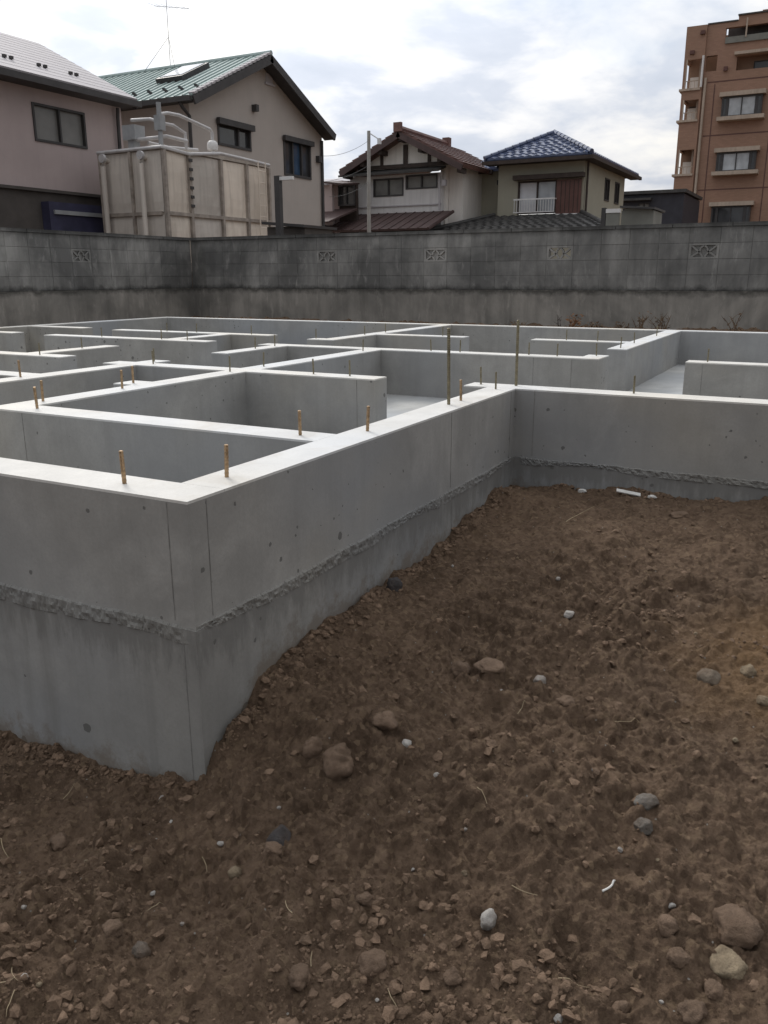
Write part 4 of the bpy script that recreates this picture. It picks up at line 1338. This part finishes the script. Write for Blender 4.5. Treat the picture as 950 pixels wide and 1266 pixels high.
def az(z):
    return 1.5 + (z - 1.5) * s_


AX = 54.0
Q = thing('apartment_building', (AX + 4, 2, 0.8), 'tall brown tiled apartment building with bay windows at the right edge', 'building')
lft = ab(8.10)
top_l, top_r = az(12.78), az(12.98)
floors = [az(2.05), az(4.49), az(6.93), az(9.37), az(11.81)]
holes = []
bays = [(ab(-2.0), ab(-0.2)), (ab(4.42), ab(6.18))]
for zt_, zb_ in ((9.55, 8.68), (7.12, 6.27), (4.70, 3.85)):
    for u0, u1 in bays:
        holes.append((u0, u1, az(zb_), az(zt_)))
upper = [(ab(3.0), ab(6.35), az(12.10), az(12.55)), (ab(-1.5), ab(5.75), az(10.70), az(11.28))]
sidebay = (ab(6.55), ab(7.05))
holes_m = holes + upper + [(ab(6.62), ab(7.12), az(10.78), az(11.45))]
MB().wall('x', AX, -8.0, ab(7.18), .5, top_l, .3, holes_m).build('wall', M['brown_tile'], Q)
MB().box(AX + 1.4, AX + 10, -8.0, lft - .02, .5, top_l - .3).build('core', M['brown_dark'], Q)
MB().box(AX + .02, AX + 9, -8, ab(5.85), top_l + .002, az(13.0)).box(AX + .5, AX + 9, -8, ab(4.9), az(13.0) + .002, az(13.22)).build('parapet', M['brown_tile'], Q)
cp_ = MB().box(AX - .05, AX + .3, ab(5.86), ab(7.18), top_l + .001, top_l + .07)
cp_.box(AX - .06, AX + .35, -8, ab(5.88), az(13.0) + .001, az(13.0) + .07)
cp_.build('coping', M['dark_roof'], Q)
# balcony stack on the left corner
bw = MB()
for k, (z0, z1) in enumerate(((11.42, 12.78), (8.90, 9.92), (9.93, 10.02), (6.40, 7.38 + .0), (3.2, 4.85))):
    pass
bal_open = [(11.35, 10.10), (9.60, 8.72), (7.38, 6.28), (5.02, 3.95)]
bh = [(ab(7.28), lft - .12, az(b), az(t_)) for t_, b in bal_open]
MB().wall('x', AX - .12, ab(7.183), lft, .5, top_l + .002, .22, bh).build('balcony_wall', M['brown_tile'], Q)
MB().box(AX + .101, AX + 1.39, lft - .15, lft, .5, az(3.9)).build('balcony_side', M['brown_tile'], Q)
for (t_, b), nx in zip(bal_open, [12.75] + [b for t_, b in bal_open[:-1]]):
    MB().box(AX + .101, AX + 1.39, lft - .15, lft, az(t_), az(nx) - .45).build('balcony_side', M['brown_tile'], Q)
for (t_, b) in bal_open:
    MB().box(AX - .22, AX + 1.39, ab(7.25), lft + .14, az(b) - .12, az(b) - .002).build('balcony_slab', M['ledge'], Q)
    rl = MB()
    rl.box(AX - .10, AX - .06, ab(7.29), lft - .13, az(b) + .36, az(b) + .40)
    for q in range(4):
        u = ab(7.36) + q * .2
        rl.box(AX - .09, AX - .07, u, u + .025, az(b), az(b) + .359)
    rl.build('railing', M['ledge'], Q)
    MB().box(AX + .3, AX + .36, ab(7.35), ab(7.43), az(b), az(t_)).build('post', M['ledge'], Q)
    MB().box(AX - .17, AX - .125, lft - .20, lft - .13, az(b), az(t_)).build('post', M['ledge'], Q)
    MB().box(AX + .9, AX + 1.3, ab(7.5), ab(7.9), az(b), az(b) + .75).build('outdoor_unit', M['cream'], Q)
window(Q, 'x', AX + 1.40, ab(7.3), ab(7.9), az(8.8), az(9.5), fw=.05)
MB().tube([(AX - .12, ab(7.05), az(10.5)), (AX - .12, ab(7.05), .6)], .07, 8).build('drainpipe', M['ledge'], Q, True)
MB().tube([(AX - .25, ab(7.22), az(11.45)), (AX - .25, ab(7.22), az(10.1))], .06, 8).build('drainpipe', M['white_metal'], Q, True)
for k, (u0, u1, zb_, zt_) in enumerate(holes):
    gl = 'pale_glass' if (k // 2) < 2 else 'glass'
    b = MB()
    dpt = .42
    b.ubox('x', AX, u0 - .14, u1 + .14, .001, dpt + .16, zt_ + .001, zt_ + .22)
    b.ubox('x', AX, u0 - .18, u1 + .18, .001, dpt + .20, zb_ - .20, zb_ - .001)
    bayo = b.build('bay_ledge', M['ledge'], Q)
    fr = MB()
    t = .09
    for u in (u0, u1 - t):
        fr.ubox('x', AX, u, u + t, dpt - t, dpt, zb_, zt_)
        fr.ubox('x', AX, u, u + t, .0, t, zb_, zt_)
    fr.ubox('x', AX, u0 + t, u1 - t, dpt - t, dpt - .001, zb_, zb_ + .06)
    fr.ubox('x', AX, u0 + t, u1 - t, dpt - t, dpt - .001, zt_ - .09, zt_)
    fr.ubox('x', AX, (u0 + u1) / 2 - .03, (u0 + u1) / 2 + .03, dpt - t, dpt - .01, zb_ + .06, zt_ - .09)
    for f in (.14, .86):
        u = u0 + (u1 - u0) * f
        fr.ubox('x', AX, u - .07, u + .07, dpt - t, dpt - .005, zb_ + .06, zt_ - .09)
    wo = fr.build('bay_window', M['trim_dark'], Q)
    for j, (a, c) in enumerate(((.19, .485), (.515, .81))):
        MB().ubox('x', AX, u0 + (u1 - u0) * a - .02, u0 + (u1 - u0) * c + .02, dpt - .07, dpt - .055, zb_ + .055, zt_ - .085).build('pane', M[gl], wo)
    MB().ubox('x', AX, u0 + .002, u0 + .012, t, dpt - t, zb_ + .002, zt_ - .002).ubox('x', AX, u1 - .012, u1 - .002, t, dpt - t, zb_ + .002, zt_ - .002).ubox('x', AX, u0 + t + .001, u0 + (u1 - u0) * .14, dpt - .07, dpt - .055, zb_ + .06, zt_ - .09).ubox('x', AX, u0 + (u1 - u0) * .86, u1 - t - .001, dpt - .07, dpt - .055, zb_ + .06, zt_ - .09).build('pane', M['glass'], wo)
    MB().ubox('x', AX + .3, u0 - .05, u1 + .05, -.02, 0, zb_ - .05, zt_ + .05).build('blind', M['trim_dark'], wo)
# recessed terrace and window band near the top
u0, u1, zb_, zt_ = upper[0]
MB().ubox('x', AX + .9, u0, u1, -.05, 0, zb_ - .2, zt_ + .2).build('terrace_back', M['trim_dark'], Q)
MB().ubox('x', AX, u0 + .02, u1 - .02, .002, .10, zb_ - .26, zb_ + .05).build('terrace_panel', M['grey_shed'], Q)
MB().tube([(AX - .14, ab(5.45), zb_ - .05), (AX - .14, ab(5.45), zt_ + .35)], .04, 8).build('drainpipe', M['ledge'], Q, True)
u0, u1, zb_, zt_ = upper[1]
MB().ubox('x', AX + .7, u0, u1, -.05, 0, zb_ - .1, zt_ + .1).build('recess_back', M['brown_dark'], Q)
MB().ubox('x', AX, ab(-1.6), ab(5.85), .002, .35, zt_ + .05, zt_ + .2).build('canopy', M['ledge'], Q)
window(Q, 'x', AX + .698, ab(3.2), ab(5.05), zb_ + .02, zb_ + .50, fw=.05, inset=-.02, proud=.06)
jn = MB()
for z in (10.30, 7.95, 5.50):
    jn.ubox('x', AX, -7.9, ab(6.95), .001, .012, az(z) - .03, az(z) + .03)
for u in (6.62, 4.0, 2.0):
    jn.ubox('x', AX, ab(u) - .025, ab(u) + .025, .0125, .016, .6, az(10.2))
jn.build('expansion_joint', M['brown_shutter'], Q)
for (u, z) in ((7.35, 12.45), (7.75, 11.65)):
    MB().ubox('x', AX - .12, ab(u) - .12, ab(u) + .12, .001, .15, az(z) - .09, az(z) + .09).build('vent_hood', M['brown_shutter'], Q)
MB().ubox('x', AX, ab(6.2) - .1, ab(6.2) + .1, .001, .15, az(10.72), az(10.9)).build('vent_hood', M['brown_shutter'], Q)
for z in (4.35, 4.0):
    MB().lathe((AX + .2, lft + .08, az(z)), [(.02, -.06), (.08, -.03), (.08, .03), (.02, .06)], 10).build('globe_lamp', M['white_metal'], Q, True)

#STONES
# ================================================================== stones, clods and litter on the soil
def ico(sub):
    bm = bmesh.new()
    bmesh.ops.create_icosphere(bm, subdivisions=sub, radius=1)
    v = np.array([x.co[:] for x in bm.verts])
    f = np.array([[q.index for q in p.verts] for p in bm.faces])
    bm.free()
    return v, f


ICO3, ICO1 = ico(4), ico(1)


def n3(p, seed, fr):
    a = vnoise(p[:, 0] * fr + 7.3, p[:, 1] * fr + seed, seed) + vnoise(p[:, 1] * fr + 1.3, p[:, 2] * fr - seed, seed + 1) + vnoise(p[:, 2] * fr - 4.1, p[:, 0] * fr + seed, seed + 2)
    return a / 1.5 - 1


def stone(name, x, y, w, d, h, mat, seed, sink=0.47, facet=0.5, pointed=0.0):
    v, f = ICO3
    r = np.random.RandomState(seed)
    v = v.copy()
    rad = np.ones(len(v))
    for _ in range(int(4 + 7 * facet)):            # broken faces
        nrm = r.normal(size=3)
        nrm /= np.linalg.norm(nrm)
        lim = r.uniform(0.62, 0.92)
        dd_ = (v * rad[:, None]) @ nrm
        rad = np.where(dd_ > lim, rad * (lim + (dd_ - lim) * .12) / np.maximum(dd_, 1e-6), rad)
    rg = 2.1 if 'clod' in name else 1.25
    rad = rad * (1 + 0.14 * rg * n3(v, seed, 1.8) + 0.075 * rg * n3(v, seed + 5, 4.5) + 0.04 * rg * n3(v, seed + 9, 11))
    v = v * rad[:, None]
    if pointed:
        v[:, :2] *= (1 - pointed * np.clip(v[:, 2:3], -0.2, 1))
    an = r.uniform(0, 6.28)
    v = v * np.array([w / 2, d / 2, h / 2])
    c, s = math.cos(an), math.sin(an)
    v = np.stack([v[:, 0] * c - v[:, 1] * s, v[:, 0] * s + v[:, 1] * c, v[:, 2]], 1)
    o = np_mesh(name, v, f, mat)
    z = float(ground_base(np.array([x]), np.array([y]))[0])
    zz = float(ground_h(np.array([x]), np.array([y]))[0])
    o.location = (x, y, zz + h * (0.5 - sink))
    return o



for n_, x, y, w, h, mt, lab, cat, kw in [
    ('earth_clod', 1.807, 1.106, .10, .125, 'clod', 'largest upright brown clod of earth close to the near foundation corner', 'clod', {}),
    ('stone', 1.533, 1.129, .075, .085, 'stone_dark', 'dark slate grey pointed stone among crumbly clods', 'stone', dict(pointed=.5)),
    ('stone', 1.492, 0.531, .052, .047, 'stone_white', 'lumpy whitish stone lying alone in the centre of the foreground', 'stone', {}),
    ('stone', 1.600, 0.039, .082, .075, 'stone_tan', 'large pale tan angular rock in the heap at the lower right corner', 'stone', dict(facet=1)),
    ('earth_clod', 1.692, 0.037, .105, .062, 'clod', 'broad brown clod just above the pale tan rock', 'clod', {}),
    ('stone', 2.661, 0.222, .088, .06, 'stone_brown', 'brownish grey stone, left of a pair near the right edge', 'stone', {}),
    ('stone', 2.676, 0.117, .058, .046, 'stone_tan', 'small buff stone, right of a pair near the right edge', 'stone', {}),
    ('earth_clod', 2.375, 0.973, .072, .065, 'clod', 'brown rounded clod standing in the middle of the soil', 'clod', {}),
    ('earth_clod', 1.963, 1.039, .074, .055, 'clod', 'brown clod to the right above the largest upright clod', 'clod', {}),
    ('stone', 2.498, 0.737, .044, .036, 'stone_white', 'white and blue grey pebble in the middle of the soil', 'stone', {}),
    ('stone', 2.861, 0.747, .042, .034, 'stone_white', 'farthest white pebble out on the soil', 'stone', {}),
    ('stone', 1.950, 0.963, .032, .028, 'stone_white', 'round white pebble below a brown clod near the largest upright clod', 'stone', {}),
    ('stone', 1.941, 0.279, .062, .045, 'stone_grey', 'smooth bluish grey stone in the right foreground', 'stone', dict(facet=.1)),
    ('stone', 1.865, 0.270, .05, .042, 'stone_grey', 'lighter grey stone just below the smooth bluish grey stone', 'stone', dict(facet=.9)),
    ('stone', 1.328, 0.318, .022, .019, 'stone_white', 'bright white pebble at the bottom edge right of centre', 'stone', {}),
    ('stone', 1.102, 1.200, .042, .052, 'stone_grey', 'upright greyish stone at the lower left', 'stone', dict(facet=.9)),
    ('earth_clod', 1.098, 1.288, .058, .045, 'clod', 'rounded brown clod left of the upright greyish stone', 'clod', {}),
    ('earth_clod', 1.295, 0.714, .068, .062, 'clod', 'tall brown clod at the bottom centre', 'clod', {}),
    ('earth_clod', 1.208, 0.851, .06, .05, 'clod', 'brown clod at the bottom left of the tall bottom clod', 'clod', {}),
    ('stone', 2.531, 0.060, .042, .036, 'stone_tan', 'pale cream stone on the ochre earth at the right edge', 'stone', {}),
    ('earth_clod', 1.823, 1.204, .066, .075, 'clod', 'narrow brown clod touching the left of the largest upright clod', 'clod', {}),
    ('earth_clod', 2.829, 1.455, .075, .085, 'stone_dark', 'dark earth clod lying against the foundation side wall', 'clod', {}),
    ('earth_clod', 1.459, 0.085, .055, .048, 'clod', 'brown clod at the bottom right below the pale tan rock', 'clod', {}),
    ('earth_clod', 1.355, 0.553, .04, .036, 'clod', 'small squared brown clod below the lumpy whitish stone', 'clod', {}),
    ('earth_clod', 1.358, 1.756, .054, .042, 'clod', 'brown clod in the soil in front of the foundation at the far left', 'clod', {}),
    ('earth_clod', 2.407, 0.884, .095, .04, 'clod', 'flat pale brown clod beside the rounded middle clod', 'clod', {}),
    ('earth_clod', 1.618, 0.165, .05, .04, 'clod', 'brown clod left of the large pale tan rock', 'clod', {}),
    ('earth_clod', 1.426, 0.814, .042, .03, 'clod', 'low brown clod between the tall bottom clod and slate grey stone', 'clod', {}),
    ('earth_clod', 4.113, 0.567, .10, .04, 'clod', 'flat clod on the far soil near the right foundation wall', 'clod', {}),
    ('earth_clod', 1.426, 0.215, .04, .034, 'clod', 'crumbly clod at the bottom right between white pebble and bottom right clod', 'clod', {}),
    ('earth_clod', 2.407, 0.621, .055, .03, 'clod', 'low clod right of the white and blue grey pebble', 'clod', {}),
    ('stone', 1.382, 1.156, .034, .03, 'stone_tan', 'small tan stone below left of the dark slate grey stone', 'stone', {}),
    ('earth_clod', 1.56, 0.13, .05, .04, 'clod', 'round brown clod touching the left foot of the pale tan rock', 'clod', {}),
    ('earth_clod', 1.52, 0.055, .045, .038, 'clod', 'round brown clod under the front of the pale tan rock', 'clod', {}),
    ('earth_clod', 1.46, 1.10, .05, .036, 'clod', 'brown clod right in front of the dark slate grey stone', 'clod', {}),
]:
    seed_ = int(x * 1000) + int(y * 777)
    tag(stone(n_, x, y, w, w * (.8 + .3 * ((seed_ % 7) / 7)), h, M[mt], seed_ % 9973, **kw), lab, cat, 'stones and clods on the soil')
for k, (x, y) in enumerate([(1.324, 1.618), (1.485, 1.456), (1.478, 1.279), (1.616, 1.186), (1.096, 1.555), (1.059, 1.525), (1.201, 1.17), (0.909, 1.344), (0.915, 1.306), (1.236, 0.675), (1.284, 1.34), (1.585, 0.763), (1.601, 0.632), (1.736, 0.687), (1.981, 0.345), (1.793, 0.309), (1.791, 0.221), (1.686, 0.169), (1.431, 0.22), (1.465, 0.146), (2.365, 0.114), (1.969, 0.425), (1.60, 1.60), (3.152, 1.34), (3.363, 1.122), (3.201, 0.89), (2.325, 0.81), (1.86, 0.826), (2.899, 0.307)]):
    w = (.016, .011, .019, .013, .010)[k % 5] * (1.25 if x > 2.2 else 1)
    if x > 1.72 and y > 1.53:
        continue
    tag(stone('pebble', x, y, w, w * .8, w * .8, M['stone_white' if k % 4 else 'stone_tan'], 300 + k, sink=.3), 'tiny pale pebble lying on the brown soil', 'pebble', 'tiny pale pebbles on the soil')


def gz(x, y):
    return float(ground_h(np.array([x]), np.array([y]))[0])


for k, (x, y, w) in enumerate(((4.38, 1.114, .055), (4.313, .737, .05))):
    tag(stone('plaster_scrap', x, y, w, w * .6, .028, M['scrap'], 500 + k, sink=.3, facet=1), ('small white plaster scrap near the inner foundation corner', 'small white plaster scrap right of the flat white strip')[k], 'scrap', 'white scraps by the wall')
sc_o = MB()
sc_o.box(-.012, .012, -.062, .06, 0, .006)
sc_o.v = [(x + .006 * math.sin(y * 40), y, z + .003 * math.sin(y * 55)) for x, y, z in sc_o.v]
so = sc_o.build('plastic_strip', M['scrap'])
so.location = (4.327, .86, gz(4.327, .86) + .012)
so.rotation_euler = (R(8), R(-22), R(12))
tag(so, 'flat white strip of scrap lying at the foot of the right foundation wall', 'scrap')

STR = [((1.654, 0.316), (1.7, 0.299)), ((1.194, 1.29), (1.271, 1.294)), ((1.268, 1.885), (1.238, 1.819)), ((1.587, 0.509), (1.586, 0.447)), ((1.52, 1.929), (1.584, 1.949)), ((1.238, 0.84), (1.266, 0.855)), ((3.845, 1.047), (4.067, 0.968)), ((1.822, 0.691), (1.796, 0.653)), ((1.423, 1.297), (1.397, 1.26)), ((0.873, 1.375), (0.897, 1.334)), ((2.256, 0.731), (2.317, 0.726)), ((1.405, 0.343), (1.445, 0.286)), ((1.262, 0.664), (1.237, 0.622)), ((2.324, 0.448), (2.376, 0.387)), ((0.875, 1.329), (0.839, 1.315)), ((0.93, 1.41), (0.90, 1.36)), ((1.33, .95), (1.36, .99))]
for k, (p, q) in enumerate(STR):
    pts = []
    bend = rnd.uniform(-.005, .005)
    for i in range(7):
        f = i / 6
        x, y = p[0] + (q[0] - p[0]) * f, p[1] + (q[1] - p[1]) * f
        d = math.hypot(q[0] - p[0], q[1] - p[1])
        x += bend * math.sin(math.pi * f) * (q[1] - p[1]) / d * 1.0
        y -= bend * math.sin(math.pi * f) * (q[0] - p[0]) / d
        pts.append(Vector((x, y, gz(x, y))))
    zs = [v.z for v in pts]
    for i, v in enumerate(pts):
        v.z = max(v.z, zs[0] + (zs[-1] - zs[0]) * i / 6) + .003
    if k == 0:
        tag(MB().tube(pts, .0024, 5).build('stick', M['scrap']), 'short white stick lying in the right foreground soil', 'stick')
    else:
        tag(MB().tube(pts, .0011 if k != 6 else .002, 5, .0006).build('straw', M['straw'], None, True), 'thin pale bit of dry straw lying on the brown soil', 'straw', 'bits of straw on the soil')

# dead weeds at the foot of the block wall
rw = random.Random(3)


def weed(y, h, n, mat, lab, leafy):
    t_ = thing('dry_weed', (11.45, y, .80), lab, 'weed', 'dead weeds along the block wall')
    for k in range(n):
        x0, y0 = 11.45 + rw.uniform(-.08, .08), y + rw.uniform(-.06, .06)
        dx, dy = rw.uniform(-.10, .10), rw.uniform(-.12, .12)
        hh = h * rw.uniform(.6, 1.05)
        pts = [(x0 + dx * f ** 1.6, y0 + dy * f ** 1.6, .78 + hh * f) for f in (0, .25, .5, .75, 1)]
        stm = MB().tube(pts, .008, 5, .0025)
        for q in range(3):
            f = rw.uniform(.35, .9)
            b = Vector(pts[0]).lerp(Vector(pts[-1]), f)
            stm.tube([b, b + Vector((rw.uniform(-.05, .05), rw.uniform(-.07, .07), rw.uniform(.02, .08)))], .004, 4, .0015)
        stm.build('stem', M[mat], t_)
    lf = MB()
    for k in range(leafy):
        c = Vector((11.45 + rw.uniform(-.1, .1), y + rw.uniform(-.12, .12), .82 + rw.random() ** 1.4 * h * .9))
        a = Vector((rw.uniform(-1, 1), rw.uniform(-1, 1), rw.uniform(-.6, .6))).normalized() * rw.uniform(.015, .04)
        b = a.cross(Vector((rw.uniform(-1, 1), rw.uniform(-1, 1), rw.uniform(-1, 1)))).normalized() * rw.uniform(.006, .014)
        lf.poly([c - a, c + b, c + a, c - b])
    if leafy:
        tag(lf.build('dead_leaf', M['rust_leaf' if mat == 'rust_leaf' else 'weed'], t_), kind='stuff')


weed(3.36, .24, 2, 'timber', 'dark leaning dead stalk at the foot of the block wall', 0)
weed(3.16, .20, 6, 'rust_leaf', 'rusty orange clump of dead leaves at the foot of the block wall', 60)
weed(2.90, .09, 5, 'weed', 'low brown dead tuft right of the rusty orange clump', 30)
weed(2.52, .10, 5, 'weed', 'low dark dead tuft left of the tallest weeds', 26)
weed(2.28, .25, 6, 'weed', 'tall pale brown dead weed with branching stems, left of the neighbouring pair', 16)
weed(2.02, .22, 6, 'weed', 'tall pale brown dead weed with branching stems, right of the neighbouring pair', 16)
weed(1.16, .27, 4, 'weed', 'lone dead weed at the wall foot near the right edge', 14)
weed(3.95, .06, 4, 'weed', 'smallest dead tuft left of the dark leaning stalk', 14)

# crumbs of earth, too many to count
rs_ = np.random.RandomState(4)
v1, f1_ = ICO1
NCL = 38000
ang = YAW + rs_.uniform(-0.95, 0.65, NCL)
rad_ = 1.15 * (5.2 / 1.15) ** (rs_.uniform(0, 1, NCL) ** 0.85)
cx_, cy_ = rad_ * np.cos(ang), rad_ * np.sin(ang)
clump = fbm(cx_ * 1.7 + 3, cy_ * 1.7, 71, 3)
inside = ((cx_ > 1.70) & (cy_ > 1.51)) | (cx_ > 4.40)
# more of them rolled down against the walls
nw = 2600
tt = rs_.uniform(0, 1, nw)
wx_ = np.where(tt < .6, 1.74 + tt / .6 * 2.66, np.where(tt < .8, 1.70, 4.41))
wy_ = np.where(tt < .6, 1.505, np.where(tt < .8, 1.53 + (tt - .6) / .2 * 1.1, 1.5 - (tt - .8) / .2 * 1.9))
off_ = np.abs(rs_.normal(0, .035, nw))
wx_ = np.where(tt < .6, wx_, wx_ - off_)
wy_ = np.where(tt < .6, wy_ - off_, wy_)
cx_, cy_ = np.concatenate([cx_, wx_]), np.concatenate([cy_, wy_])
clump = np.concatenate([clump, np.full(nw, 1.0)])
NCL = len(cx_)
inside = ((cx_ > 1.712) & (cy_ > 1.522)) | (cx_ > 4.42)
keep = (~inside) & (rs_.uniform(0, 1, NCL) < np.clip(0.35 + 1.7 * clump, 0.08, 1))
cx_, cy_ = cx_[keep], cy_[keep]
k_ = len(cx_)
size = 0.0021 + 0.0034 * rs_.pareto(2.0, k_)
size = np.minimum(size, 0.0145)
cz_ = ground_h(cx_, cy_)
allv, allf = [], []
for i in range(k_):
    a = rs_.normal(size=(3, 3))
    q_, _ = np.linalg.qr(a)
    vv = v1 * (1 + 0.30 * rs_.normal(size=(len(v1), 1)).clip(-1.6, 1.6))
    vv = (vv * rs_.uniform(.7, 1.2, 3)) @ q_ * size[i]
    vv[:, 2] *= .8
    allv.append(vv + np.array([cx_[i], cy_[i], cz_[i] + size[i] * .1]))
    allf.append(f1_ + i * len(v1))
cr_ = np_mesh('soil_crumbs', np.concatenate(allv), np.concatenate(allf), M['crumb'], False)
tag(cr_, 'loose brown crumbs of earth scattered over the soil', 'soil crumbs', kind='stuff')
